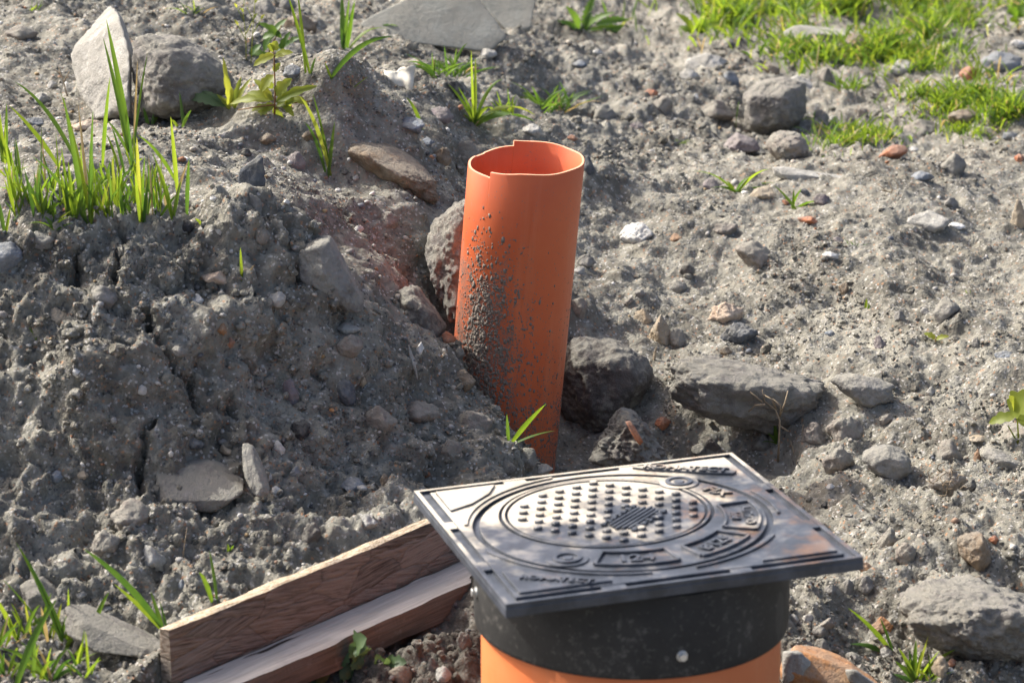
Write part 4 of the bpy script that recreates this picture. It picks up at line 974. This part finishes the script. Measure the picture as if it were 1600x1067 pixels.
# ------------------------------------------------------------------ board and batten
def rough_box(name, L, T, Hh, mat, nseg=60, wob=.0015, seed=0):
    """a sawn board: x along, y thickness, z height; slightly worn edges"""
    bm = bmesh.new(); secs = []
    ring = [(0, 0), (.35, 0), (.7, 0), (1, 0), (1, .3), (1, .65), (1, 1), (.65, 1), (.35, 1), (0, 1), (0, .65), (0, .3)]
    for i in range(nseg + 1):
        u = i / nseg; s = []
        for q, (ty, tz) in enumerate(ring):
            c = np.array([[u * L, ty * T, tz * Hh]]); e = wob * np.array([vnoise(c + 7.1 * q, .03, seed + m_)[0] for m_ in range(3)])
            ex_ = .0012 if q in (0, 3, 6, 9) else 0
            s.append(bm.verts.new((u * L + e[0] * .4, (ty * T + e[1] + (ex_ if ty == 0 else -ex_ if ty == 1 else 0)), tz * Hh + e[2] + (ex_ if tz == 0 else -ex_ if tz == 1 else 0))))
        secs.append(s)
    for A, B in zip(secs, secs[1:]):
        for j in range(12):
            f = bm.faces.new((A[j], A[(j + 1) % 12], B[(j + 1) % 12], B[j]))
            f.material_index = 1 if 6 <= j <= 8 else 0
    bm.faces.new(secs[0]); bm.faces.new(secs[-1][::-1])
    bmesh.ops.recalc_face_normals(bm, faces=bm.faces)
    me = bpy.data.meshes.new(name); bm.to_mesh(me); bm.free(); me.materials.append(mat[0]); me.materials.append(mat[1]); return me
def strand_mat():
    k = NT('osb_face'); p = k.coord()
    wv = k.n.new('ShaderNodeVectorMath'); wv.operation = 'ADD'; k.L(p, wv.inputs[0]); nn = k.noise(30, 3, .5, p, out=1); sc_ = k.n.new('ShaderNodeVectorMath'); sc_.operation = 'SCALE'; k.L(nn, sc_.inputs[0]); sc_.inputs['Scale'].default_value = .012; k.L(sc_.outputs[0], wv.inputs[1])
    q = k.mapv(wv.outputs[0], (11, 11, 42)); cell = k.voro(1.0, q, out='Color'); edge = k.voro(1.0, q, feat='DISTANCE_TO_EDGE', out='Distance'); cs = k.sep(cell)
    rot = k.n.new('ShaderNodeVectorRotate'); rot.rotation_type = 'Y_AXIS'; k.L(p, rot.inputs['Vector']); k.L(k.math('MULTIPLY', k.math('SUBTRACT', cs[0], .5), .55), rot.inputs['Angle'])
    fib = k.noise(1.0, 5, .65, k.mapv(rot.outputs[0], (22, 120, 330)))
    col = k.mix(cs[1], (.105, .086, .070), (.26, .215, .172)); col = k.mix(k.math('MULTIPLY', k.step(cs[2], .75, .95), .6), col, (.17, .11, .07))
    col = k.mix(k.math('MULTIPLY', k.step(fib, .40, .66), .75), col, (.31, .265, .215)); col = k.mix(k.math('MULTIPLY', k.step(fib, .46, .30), .8), col, (.035, .024, .017))
    col = k.mix(k.step(edge, .03, .0, 0, .3), col, (.03, .02, .014))
    col = k.mix(k.math('MULTIPLY', k.step(k.noise(12, 4, .6, p), .52, .7), .55), col, (.24, .205, .175))
    return k.done(col, .85, k.bump(k.math('ADD', fib, k.math('MULTIPLY', k.step(edge, 0, .1), .5)), .9, .004), .2)
M['osb'] = strand_mat()
k = NT('osb_edge'); p = k.coord(); f_ = k.noise(1.0, 4, .7, k.mapv(p, (90, 420, 200))); f2 = k.noise(1.0, 4, .7, k.mapv(p, (260, 700, 200)))
col = k.mix(k.step(f_, .35, .62), (.36, .27, .175), (.66, .56, .42)); col = k.mix(k.math('MULTIPLY', k.step(f2, .50, .36), .8), col, (.16, .10, .06)); M['osb_edge'] = k.done(col, .85, k.bump(k.math('ADD', f_, f2), .8, .002), .2)
def wood(name, c1, c2, dk):
    k = NT(name); p = k.coord(); f_ = k.noise(1.0, 5, .65, k.mapv(p, (9, 260, 260))); f2 = k.noise(1.0, 5, .6, k.mapv(p, (3, 60, 60)))
    col = k.mix(k.step(f_, .3, .7), c1, c2); col = k.mix(k.math('MULTIPLY', k.step(f2, .55, .72), .45), col, dk); col = k.mix(k.math('MULTIPLY', k.step(k.noise(45, 4, .6, p), .58, .72), .35), col, (.33, .30, .265))
    ck = k.noise(1.0, 2, .4, k.mapv(p, (5, 120, 120), (0, 0, 0), (2, 3, 1))); col = k.mix(k.step(ck, .70, .72), col, (.05, .04, .032))
    return k.done(col, .85, k.bump(k.math('ADD', f_, f2), .6, .0016), .2)
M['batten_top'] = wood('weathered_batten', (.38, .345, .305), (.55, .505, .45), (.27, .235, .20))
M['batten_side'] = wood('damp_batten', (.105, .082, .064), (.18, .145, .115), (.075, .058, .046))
bang = math.atan2(bdir[1], bdir[0]); BL = .64
slope = math.atan2(BB[2] - BA[2], np.linalg.norm((BB - BA)[:2]))
rb = Matrix.Rotation(bang, 4, 'Z') @ Matrix.Rotation(-slope, 4, 'Y')
board = link('chipboard', rough_box('chipboard', BL, .017, .135, (M['osb'], M['osb_edge']), 110, .0016, 3), None)
board.matrix_world = Matrix.Translation(Vector(BA)) @ rb @ Matrix.Translation((0, 0, -.135))
tag(board, 'weathered strand board on edge holding back the mound left of the cover', 'board')
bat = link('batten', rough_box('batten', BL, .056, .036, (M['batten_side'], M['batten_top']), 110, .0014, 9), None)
bat.matrix_world = Matrix.Translation(Vector(BA)) @ rb @ Matrix.Translation((.012, -.0585, -.0985))
tag(bat, 'grey weathered wooden batten lying along the foot of the strand board', 'batten')

# ------------------------------------------------------------------ plants
PR = random.Random(31)
def blade_geo(base, tip, width, bow=.35, seg=7, yaw=0.0, fold=.35, droop=0.0):
    """verts and faces of one folded, tapering grass blade"""
    base, tip = Vector(base), Vector(tip); ch = tip - base; L = ch.length
    ctl = base + ch * .45 + Vector((0, 0, 1)) * L * bow
    V = []; Fc = []
    for i in range(seg + 1):
        t = i / seg; q = base * (1 - t) ** 2 + ctl * 2 * t * (1 - t) + tip * t * t
        d = ((ctl - base) * (1 - t) + (tip - ctl) * t).normalized()
        side = Vector((math.cos(yaw), math.sin(yaw), 0)); side = (side - d * side.dot(d))
        side = side.normalized() if side.length > .05 else d.orthogonal().normalized()
        nr = d.cross(side)
        w = width * .8 * (.45 + .55 * min(1, t * 3)) * max(0.0, 1 - t ** 2.4) ** .8 * .5 + width * .02
        V += [q - side * w + nr * w * fold, q, q + side * w + nr * w * fold]
    for i in range(seg):
        a = i * 3
        Fc += [(a, a + 1, a + 4, a + 3), (a + 1, a + 2, a + 5, a + 4)]
    return V, Fc
def geo_obj(name, V, Fc, mat, parent=None, rel=None):
    rel = Vector(rel) if rel is not None else Vector((0, 0, 0))
    me = bpy.data.meshes.new(name); me.from_pydata([tuple(Vector(v) - rel) for v in V], [], Fc); me.update()
    for f in me.polygons: f.use_smooth = True
    return link(name, me, mat, parent)
def tuft(name, label, base, tips, mat='grass', group=None, cat='grass', width=8, bow=.22, jit=5, depth=.5):
    """one tuft: a foot on the soil, each blade its own part. tips: (x, y[, width px[, x, y of its own foot]])"""
    p, nr, D = hit(*base); sc = D / FPX
    root = empty(name, p - Vector((0, 0, .002)), label, cat, group)
    for tp in tips:
        tx, ty = tp[0], tp[1]; w = tp[2] if len(tp) > 2 else width
        if len(tp) > 3: b, _, D2 = hit(tp[3], tp[4]); bx, by = tp[3], tp[4]
        else:
            bx, by = base[0] + PR.uniform(-jit, jit), base[1] + PR.uniform(-jit * .3, jit * .3); b, _, D2 = hit(bx, by)
        if abs(D2 - D) > .6: b, D2 = p.copy(), D
        s2 = D2 / FPX; dx, dz = (tx - bx) * s2, -(ty - by) * s2 / math.cos(PITCH)
        dz = max(dz, .14 * abs(dx)); ln = math.hypot(dx, dz); dyv = PR.uniform(-depth, depth) * ln * .5
        tip = b + Vector((dx, 0, dz)) + Vector((0, dyv, dyv * math.tan(PITCH)))
        V, Fc = blade_geo(b - Vector((0, 0, .004)), tip, w * s2, PR.uniform(.4, 1.6) * bow * (1.0 if abs(dx) > dz * .3 else .45), 8, PR.uniform(-.8, .8))
        geo_obj('blade', V, Fc, M[PR.choices([mat, 'grass_dark', 'straw', 'weed'], [7, 3.5, .5, .5])[0]], root, root.location)
    return root
def auto(base, n, hgt, spread, seed=0, up=.9, w=None):
    r = random.Random(seed + int(base[0] * 7 + base[1])); o = []
    for i in range(n):
        a = r.uniform(-1, 1); h = hgt * r.uniform(.35, 1.0); bx = base[0] + r.uniform(-.3, .3) * spread; by = base[1] + r.uniform(-.06, .06) * spread
        o.append((bx + a * spread * r.uniform(.4, 1), by - h * (up - .55 * abs(a)), (w or hgt * .085) * r.uniform(.7, 1.15), bx, by))
    return o
GL = 'blades in the tall grass clump on the left'
TUFTS = [
 ('tall grass tuft in front of the upright pointed stone', (204,238), [(184,14,13,205,235),(175,50,12,203,240),(182,130,9),(238,86,7,206,250),(224,90,5),(168,190,7),(212,205,7)], {}),
 ('leaning long-bladed grass tuft in the middle of the left clump', (139,349), [(25,145,11,125,262),(17,174,9,95,262),(112,150,11),(97,172,9),(128,175,8),(160,160,9),(150,215,8),(166,270,10),(180,120,9,160,262),(60,240,8)], {}),
 ('upright grass tuft at the right of the left clump', (224,347), [(223,205,9),(210,220,9),(235,278,10),(216,262,8),(229,250,7),(205,275,8)], {}),
 ('rightmost grass tuft of the left clump', (273,340), [(249,263,8),(245,228,9),(273,180,9,278,305),(300,243,9,292,335),(222,200,8,283,295),(262,285,7),(286,280,8),(297,256,6)], {}),
 ('grass tuft at the left edge, upright, behind the clump', (8,255), [(4,122,11),(0,118,9),(13,170,8),(-6,160,8),(10,200,7)], {}),
 ('short grass tuft at the lower left corner of the clump', (8,362), [(-2,305,9),(25,252,9,14,312),(-12,330,8),(20,320,7),(35,330,6)], {}),
 ('thin yellow-green grass tuft left of the middle of the clump', (62,335), auto((62,335),9,95,34,1), {}),
 ('grass tuft with reddish stalks in the clump', (112,338), auto((112,338),9,110,30,2), {}),
 ('grass tuft behind the leaning tuft of the clump', (182,318), auto((182,318),10,110,30,3), {}),
 ('low grass tuft between clump and left edge', (35,300), auto((35,300),8,60,40,4), {}),
 ('small grass tuft in front of the humped stone', (283,198), [(281,150,8),(300,172,8),(268,185,7)], {}),
 ('two-leaved seedling in front of the humped stone', (236,194), [(225,170,9),(254,172,9),(240,180,6)], {}),
 ('low sprouts along the mound crest under the clump', (85,356), [(45,352,10),(115,352,9),(70,340,8),(120,342,7)], {}),
 ('yellow sprout on the mound crest right of the clump', (316,350), [(345,340,8),(305,340,6),(330,345,7)], {}),
 ('lone two-leaved sprout on the left mound beside the tile fragment', (380,437), [(377,388,8),(397,417,7)], {}),
 ('tiny sprout on the far left of the mound face', (54,527), [(46,514,6),(58,516,5)], {}),
 ('tiny yellow sprout low on the mound', (174,742), [(171,728,6),(180,733,5)], {}),
 ('slim three-bladed grass in the bank right of the weed', (515,276), [(474,142,9),(478,192,7),(524,196,8),(490,160,6)], {}),
 ('arching single grass blade behind the hump', (516,126), [(614,70,11),(508,100,6)], dict(bow=.3)),
 ('tall thin grass behind the weed', (482,116), [(450,-6,8),(466,5,8),(494,90,6)], {}),
 ('grass tuft at the top left of the large slab', (540,76), [(535,-4,12),(556,0,9),(548,-4,8),(607,50,10),(622,92,6,590,45),(534,45,7)], dict(bow=.3)),
 ('small green tuft below the large slab', (555,132), auto((555,132),9,30,32,5), {}),
 ('dark low grass tuft behind the cream scrap', (700,118), auto((700,118),36,60,85,6), dict(mat='grass_dark')),
 ('spreading grass tuft with one tall blade behind the pipe', (742,192), [(737,74,7),(743,100,8),(787,128,9),(628,204,11),(635,158,9,662,204),(836,214,10),(835,186,11),(716,136,7),(690,196,8),(770,170,8),(800,180,9),(700,140,7),(725,170,7),(760,215,8),(680,210,8),(790,200,8)], dict(bow=.32)),
 ('small tuft right of the tall-bladed one', (790,176), auto((790,178),14,52,45,7), {}),
 ('wide dark grass tuft behind the pipe to the right', (868,172), auto((868,172),38,64,85,8), dict(mat='grass_dark')),
 ('sprawling grass sprout on the right crest', (1150,300), [(1082,264,8),(1110,290,7),(1172,272,9),(1200,262,9),(1215,290,8),(1185,305,9),(1160,308,8),(1135,285,8),(1195,290,8)], dict(bow=.2)),
 ('smaller grass sprout right of the sprawling one', (1240,326), [(1210,296,7),(1225,310,7),(1252,300,7),(1300,330,8),(1275,322,7),(1240,300,6)], dict(bow=.2)),
 ('small sprout on the sunny right slope', (1330,384), auto((1330,384),7,18,28,9), dict(mat='grass_dark')),
 ('tiny sprout far right on the slope', (1513,458), auto((1513,458),4,14,14,10), {}),
 ('tiny upright sprout in the middle of the right slope', (1354,482), [(1354,468,6),(1358,474,4)], {}),
 ('grass sprout growing at the pipe foot', (800,688), [(853,629,13),(868,692,8),(792,640,9),(826,690,8)], dict(bow=.12)),
 ('green sprout under the dry stalk', (1215,690), [(1190,690,10),(1208,650,8),(1252,660,7),(1230,705,8),(1240,680,7),(1200,678,7)], {}),
 ('long grass blades at the left end of the board', (257,984), [(144,830,14),(183,906,12),(236,931,9),(250,940,6)], dict(bow=.1)),
 ('small two-bladed sprout behind the board', (335,940), [(328,866,10),(313,890,10)], {}),
 ('tiny leafy seedling behind the board', (354,862), [(336,858,8),(366,852,7),(356,850,7)], {}),
 ('bright grass tuft in the bottom left corner', (104,1010), [(27,864,14),(41,878,11),(60,914,10),(10,897,11,66,978),(114,907,8),(95,995,9,75,960),(116,950,10),(118,990,9)], dict(bow=.1)),
 ('broad arching grass at the bottom left edge', (78,1064), [(89,955,16,22,1075),(116,1020,11),(167,1070,13,114,1024),(60,1010,8),(35,990,8),(130,1040,8),(5,1040,10),(150,1030,8),(0,1000,9)], dict(bow=.3)),
 ('single upright blade left of the board', (137,1004), [(176,915,11),(150,980,6)], {}),
 ('thin blades at the lower left photo edge', (30,1000), [(-6,915,10),(36,965,8),(12,960,8),(45,985,7)], {}),
 ('leafy bright weed at the bottom right', (1430,1062), [(1322,944,11,1396,1018),(1326,996,13,1382,1014),(1372,960,7,1396,1018),(1402,1012,9),(1430,1005,11),(1465,1012,10),(1494,1024,10),(1450,1000,9),(1472,1040,10),(1398,1035,12),(1440,1020,9),(1415,1045,12),(1485,1060,10),(1395,1060,12),(1460,1065,10),(1420,1020,9)] + auto((1440,1062),16,62,55,19), dict(bow=.16, mat='grass')),
 ('single green blade tip at the right edge on the pale stone', (1610,1020), [(1580,1020,8),(1600,1005,6)], {}),
 ('grass tuft at the top left beside the boulder', (300,18), auto((300,22),9,34,45,12), {}),
 ('small plant at the top left corner', (50,14), auto((50,16),9,26,28,13), {}),
 ('grass tuft between big boulder and right grass patch', (1325,138), auto((1325,140),24,46,55,14), {}),
 ('grass sprout right of the big boulder', (1315,196), auto((1315,198),8,28,34,15), {}),
 ('lone upright blade above the big boulder', (1256,116), [(1254,88,8),(1260,100,6)], {}),
 ('small tuft left of the flat triangular stone', (1065,222), auto((1065,224),8,18,34,16), {}),
]
CL_T = [(20,335),(48,318),(78,345),(98,318),(125,325),(150,330),(165,338),(195,335),(208,318),(240,335),(255,325),(22,275),(75,300),(140,300),(172,290),(200,275),(238,300)]
for wh, bx_, by_ in (('at the very bottom left corner', 18, 1052), ('right of the bottom left corner', 62, 1058), ('in front of the kerb edge', 128, 1055), ('in front of the square-edged stone', 48, 992), ('beside the bright bottom left tuft', 88, 1000), ('at the left edge above the corner', 5, 1012)):
    TUFTS.append(('thin grass tuft ' + wh, (bx_, by_), auto((bx_, by_), 9, 95, 55, 140, w=8), {}))
for i, (bx_, by_) in enumerate(CL_T):
    word = ('first','second','third','fourth','fifth','sixth','seventh','eighth','ninth','tenth','eleventh')[i] if i < 11 else ('first','second','third','fourth','fifth','sixth')[i - 11]
    TUFTS.append(('slender filler grass tuft in the left clump, %s from the left in its %s row' % (word, 'front' if i < 11 else 'back'), (bx_, by_), auto((bx_, by_), 9, 85 if i % 3 else 130, 40, 40 + i, w=6), {}))
for lab, base, tips, op in TUFTS:
    tuft('grass_tuft', lab, base, tips, group='separate grass tufts', **op)

# grass that reads as one mass, upper right
def grass_mass(name, label, patches, seed, mats):
    r = random.Random(seed); V = []; Fc = []; MI = []
    for (cx, cy, rx, ry, n, hgt) in patches:
        for i in range(n):
            a, q = r.uniform(0, 2 * math.pi), abs(r.gauss(0, .8)); px, py = cx + math.cos(a) * q * rx, cy + math.sin(a) * q * ry
            p, nr, D = hit(px, py); c = np.array([[p.x, p.y, 0]]); g = vnoise(c, .10, 611)[0]
            if nr.z < .2 or g < r.uniform(-.7, .45): continue
            sc = D / FPX; h = hgt * r.uniform(.25, 1.0) ** 1.2 * (1.0 + .5 * vnoise(c, .2, 613)[0]) * sc; th = r.uniform(0, 2 * math.pi); ln = h * r.uniform(.1, 1.3)
            tip = p + Vector((math.cos(th) * ln, math.sin(th) * ln, h * r.uniform(.35, 1)))
            v, f = blade_geo(p - Vector((0, 0, .003)), tip, hgt * .10 * sc * r.uniform(.5, 1.2), r.uniform(.05, .5), 4, r.uniform(-1, 1))
            b = len(V); V += v; Fc += [tuple(j + b for j in ff) for ff in f]; MI += [r.choices(range(len(mats)), [6, 5, .7, .5][:len(mats)])[0]] * len(f)
    o = geo_obj(name, V, Fc, M[mats[0]])
    for m_ in mats[1:]: o.data.materials.append(M[m_])
    o.data.polygons.foreach_set('material_index', MI); tag(o, label, 'grass', kind='stuff')
grass_mass('grass', 'bright green grass spreading across the upper right of the slope', [
 (1160,30,95,26,1213,55),(1120,45,60,20,404,40),(1250,80,60,22,635,42),(1300,88,50,16,491,36),(1380,82,80,26,1213,42),(1450,60,70,22,664,42),(1330,12,120,16,953,48),(1440,100,60,18,462,34),
 (1330,225,60,16,549,32),(1370,212,50,14,317,30),(1470,165,60,24,751,36),(1540,150,70,30,867,42),(1580,180,40,26,433,42),(1440,150,40,14,231,30),(1500,205,50,14,231,28),(1490,28,70,20,346,34),(1590,15,25,20,173,44),(1215,12,60,14,346,40)], 77, ['grass', 'grass_dark', 'straw', 'weed'])
grass_mass('dark_grass', 'darker tall grass at the top edge right of centre', [(1270,2,70,14,160,60),(1400,-4,60,12,140,60),(1180,6,40,12,80,50)], 78, ['grass_dark', 'grass'])

def leaf_geo(base, tip, width, up=(0, 0, 1), lobes=0, seg=14, cup=.25, sag=.12, pear=.8):
    base, tip = Vector(base), Vector(tip); ch = tip - base; L = ch.length; d0 = ch.normalized(); up = Vector(up)
    side = d0.cross(up); side = side.normalized() if side.length > 1e-4 else d0.orthogonal(); nr = side.cross(d0)
    V = []; Fc = []
    for i in range(seg + 1):
        t = i / seg; c = base + ch * t + nr * L * sag * math.sin(math.pi * t)
        w = width * .5 * math.sin(math.pi * min(1, max(0, t)) ** pear) ** .8 + width * .015
        if lobes: w *= .72 + .42 * abs(math.sin(math.pi * lobes * t))
        V += [c - side * w + nr * w * cup, c - side * w * .5 + nr * w * cup * .3, c, c + side * w * .5 + nr * w * cup * .3, c + side * w + nr * w * cup]
    for i in range(seg):
        for j in range(4): a = i * 5 + j; Fc.append((a, a + 1, a + 6, a + 5))
    return V, Fc
def plant(name, label, base, stems, leaves, lmat, smat='stem', cat='weed', group=None, lobes=3, sw=3.0):
    """stems: point lists; leaves: (x0, y0, x1, y1, width px[, material])"""
    p, nr, D = hit(*base); sc = D / FPX; root = empty(name, p - Vector((0, 0, .002)), label, cat, group)
    def w3(x, y, dy=0.0): q = at(x, y, p.y + dy); return Vector(q)
    for s_i in stems:
        q = [w3(x, y) for x, y in s_i]; q[0] = q[0] - Vector((0, 0, .004))
        me = tube_mesh('stem', [v - root.location for v in q], [sw * sc * (1 - .6 * i / len(q)) * .5 for i in range(len(q))]); link('stem', me, M[smat], root)
    for lf in leaves:
        x0, y0, x1, y1, w = lf[:5]; w *= 1.5 if name == 'herb' else 1.05; mt = lf[5] if len(lf) > 5 else lmat; ln = math.hypot(x1 - x0, y1 - y0) * sc; dy = PR.uniform(-.6, .5) * ln
        a, b = w3(x0, y0), w3(x1, y1) + Vector((0, dy, dy * .25))
        V, Fc = leaf_geo(a, b, w * sc, (PR.uniform(-.5, .5), -.75, .7), lobes)
        geo_obj('leaf', V, Fc, M[mt], root, root.location)
    return root
z3 = lambda x, y: (x / 2.807, y / 2.807)
def Z3(l): return [(a / 2.807, b / 2.807, c / 2.807, d / 2.807, w) for a, b, c, d, w in l]
plant('leafy_weed', 'yellow-green leafy weed with a reddish stem on top of the hump', (428,178), [[(428,182),(430,150),(429,110),(428,84),(427,68)], [(430,165),(452,162),(488,158)], [(429,160),(410,166),(372,172)]],
 Z3([(1205,240,1112,288,14),(1205,250,1288,222,13),(1200,220,1215,178,15),(1200,225,1172,192,12),(1200,330,1146,402,17),(1210,420,1282,338,19),(1200,440,1000,494,15),(1205,460,1126,520,16),(1210,450,1392,395,14),(1200,440,1080,420,14),(1210,470,1330,448,14),
     (1190,440,1108,368,13),(1200,470,1240,540,12),(1250,440,1265,500,12),(1210,450,1300,430,13),(1180,470,1100,500,11),(1290,430,1350,455,11),(1240,460,1290,505,11),(1195,390,1160,345,11),(1200,315,1230,280,10)]), 'weed')
plant('serrated_weed', 'dark green saw-edged leaf lying against the humped stone', (358,168), [[(362,172),(350,164),(330,160)]], [(356,166,284,158,17),(352,164,310,150,9)], 'herb', 'herb', lobes=8)
plant('broad_leaved_weed', 'upright broad-bladed weed between humped stone and leafy weed', (360,170), [], [(358,168,352,110,12),(362,168,348,94,9),(365,170,378,118,9),(360,172,338,148,8),(366,172,392,128,8)], 'weed')
plant('tangled_weed', 'tangled blue-green weed behind the leafy weed', (415,88), [[(415,92),(425,70),(440,40)]], [(412,82,448,34,16),(408,70,388,96,12),(410,60,440,52,13),(430,80,462,66,11),(420,86,392,104,13),(425,92,380,88,11),(440,85,455,45,11),(412,96,432,112,11),(440,60,404,36,12),(450,70,470,54,10)], 'grass_dark')
plant('seed_stalk', 'thin wispy seed stalks at the top left of the weed', (385,95), [[(385,98),(384,60),(380,20),(382,-6)], [(392,96),(395,50),(398,5)], [(384,60),(372,40)], [(384,50),(396,30)], [(381,30),(370,12)], [(395,50),(408,30)], [(396,30),(386,12)]],
 [(372,40,366,32,4),(396,30,402,22,4),(370,12,366,4,4),(408,30,414,22,4),(380,20,374,10,4),(398,5,404,-2,4)], 'weed', 'weed', sw=1.6)
plant('feathery_weed', 'dark feathery weed at the top right of the slabs', (905,48), [[(905,52),(915,30),(930,10)], [(905,50),(950,45),(1005,72)], [(900,52),(893,60)]],
 [(905,46,884,4,14),(910,40,930,0,12),(915,44,960,8,12),(920,46,1010,74,15),(930,40,985,42,13),(900,50,892,74,11),(905,50,870,30,11),(940,50,1000,62,11),(915,50,925,20,11)], 'grass_dark', 'herb', lobes=7)
plant('feathery_weed', 'pale feathery weed left of the upper right grass', (1085,52), [[(1088,56),(1100,44),(1125,32)]], [(1085,52,1056,24,13),(1090,50,1078,18,12),(1092,52,1127,32,13),(1088,54,1118,44,12),(1084,54,1062,46,11),(1090,52,1100,22,11)], 'grass', 'weed', lobes=6)
plant('leafy_plant', 'bright broad-leaved plant cut off by the right edge', (1590,690), [[(1592,692),(1590,660),(1592,625)], [(1592,690),(1575,665)]], [(1580,646,1612,600,38),(1588,650,1548,672,18),(1588,655,1640,668,30),(1585,640,1574,612,16)], 'weed', 'weed')
plant('leafy_plant', 'green leaves at the top right corner', (1590,45), [[(1590,48),(1590,25)]], [(1590,28,1572,12,18),(1592,28,1610,4,20),(1590,34,1576,30,13)], 'grass', 'weed')
plant('fallen_leaf', 'small yellow leaf on the right slope', (1462,533), [[(1462,535),(1462,528)]], [(1462,530,1444,524,10,'weed'),(1462,530,1482,521,8,'weed')], 'weed', 'stem', cat='leaf')
o = plant('herb', 'low green herb with lobed leaves in the pit before the batten', (545,1066), [[(545,1070),(552,1045),(558,1010)], [(548,1070),(570,1052),(590,1040)], [(540,1070),(528,1040)], [(530,1072),(535,1050)], [(560,1070),(575,1045),(612,1033)]],
 [(556,1012,574,986,26),(556,1018,546,1004,22),(558,1014,562,1034,24),(556,1010,572,1010,24),(552,1030,566,1040,18),(592,1042,588,1022,12),(600,1040,604,1022,12),(612,1038,614,1020,11),(612,1036,636,1028,14),(600,1044,622,1040,10),(528,1044,512,1030,16),(530,1040,546,1024,18),(530,1048,550,1056,18),(512,1062,494,1052,22),(505,1066,486,1070,20),(560,1056,575,1050,12),(570,1060,560,1044,14)], 'herb', 'herb', lobes=3)
pl = plant('flower_stalk', 'thin stalk with tiny pink buds beside the herb', (499,1064), [[(501,1080),(500,1062),(499,1052)], [(500,1056),(503,1044)], [(500,1054),(493,1040)]], [(499,1052,496,1044,5),(493,1040,492,1032,5)], 'weed', 'weed', cat='flower', sw=2.2)
for q, (x, y, mt) in enumerate(((503,1041,'petal'), (504,1046,'weed'), (498,1052,'weed'))):
    me, cc = rock_mesh('bud', np.array([at(x + 5 * math.cos(i * 1.05) * (.7 if i % 2 else 1), y + 6 * math.sin(i * 1.05), pl.location.y + (.003 if i % 2 else -.003)) for i in range(6)]), 2, 6, .02, q)
    b = link('bud', me, M[mt], pl); b.location = Vector(cc) - pl.location
p, nr, D = hit(1232, 722)
dry = empty('dry_stalk', p, 'dry brown branching stalk right of the manhole cover', 'stalk')
def twigs(root, label, lines, mat, r0, Yc):
    for ln in lines:
        q = [Vector(at(x, y, Yc)) - root.location + Vector((0, PR.uniform(-.006, .006), 0)) for x, y in ln]
        link('twig', tube_mesh('twig', q, [r0 * (1 - .65 * i / len(q)) for i in range(len(q))], 5), M[mat], root)
twigs(dry, '', [[(1216,722),(1217,690),(1218,655),(1212,640),(1195,628),(1191,608)], [(1218,650),(1226,628),(1232,612)], [(1195,630),(1180,632),(1170,645)], [(1214,642),(1206,622),(1194,618)], [(1217,665),(1232,674)], [(1206,622),(1219,632),(1219,648)], [(1191,628),(1172,612)],
 [(1246,745),(1250,705),(1256,665)], [(1232,742),(1242,712),(1236,690)], [(1268,740),(1262,712),(1272,690)], [(1250,705),(1262,690)]], 'twig', .0017, p.y)
p, nr, D = hit(1480, 762); o = empty('root_tangle', p, 'tangle of thin brown roots on the rooty clod', 'roots')
ROOTS = []
for i in range(16):
    x, y = 1483 + PR.uniform(-26, 20), 748 + PR.uniform(-16, 18); a = PR.uniform(0, 6.28); ROOTS.append([(x + math.cos(a + j * .5) * 7 * j, y + math.sin(a + j * .45) * 6 * j) for j in range(4)])
twigs(o, '', ROOTS, 'twig', .0009, p.y - .035)
p, nr, D = hit(1390, 300); o = empty('dry_grass_wisp', p, 'wisp of dry pale roots on the crest at far right', 'roots')
twigs(o, '', [[(1390,308),(1394,296),(1388,284)], [(1400,306),(1404,290),(1396,280)], [(1378,298),(1396,302),(1415,304)], [(1386,300),(1372,288)]], 'straw' if False else 'twig', .0011, p.y - .005)
p, nr, D = hit(287, 872); o = empty('dry_straw', p, 'thin pale dry straw sticking from the mound above the board', 'straw')
twigs(o, '', [[(286,874),(288,852),(292,826)], [(287,850),(284,840)]], 'twig', .0008, p.y - .004)
p, nr, D = hit(106, 150); o = empty('dry_sprig', p, 'dry brown sprig left of the upright pointed stone', 'sprig')
twigs(o, '', [[(106,152),(100,126),(92,104)], [(100,128),(108,112)], [(97,118),(86,108)], [(98,122),(90,122)]], 'twig', .0012, p.y)
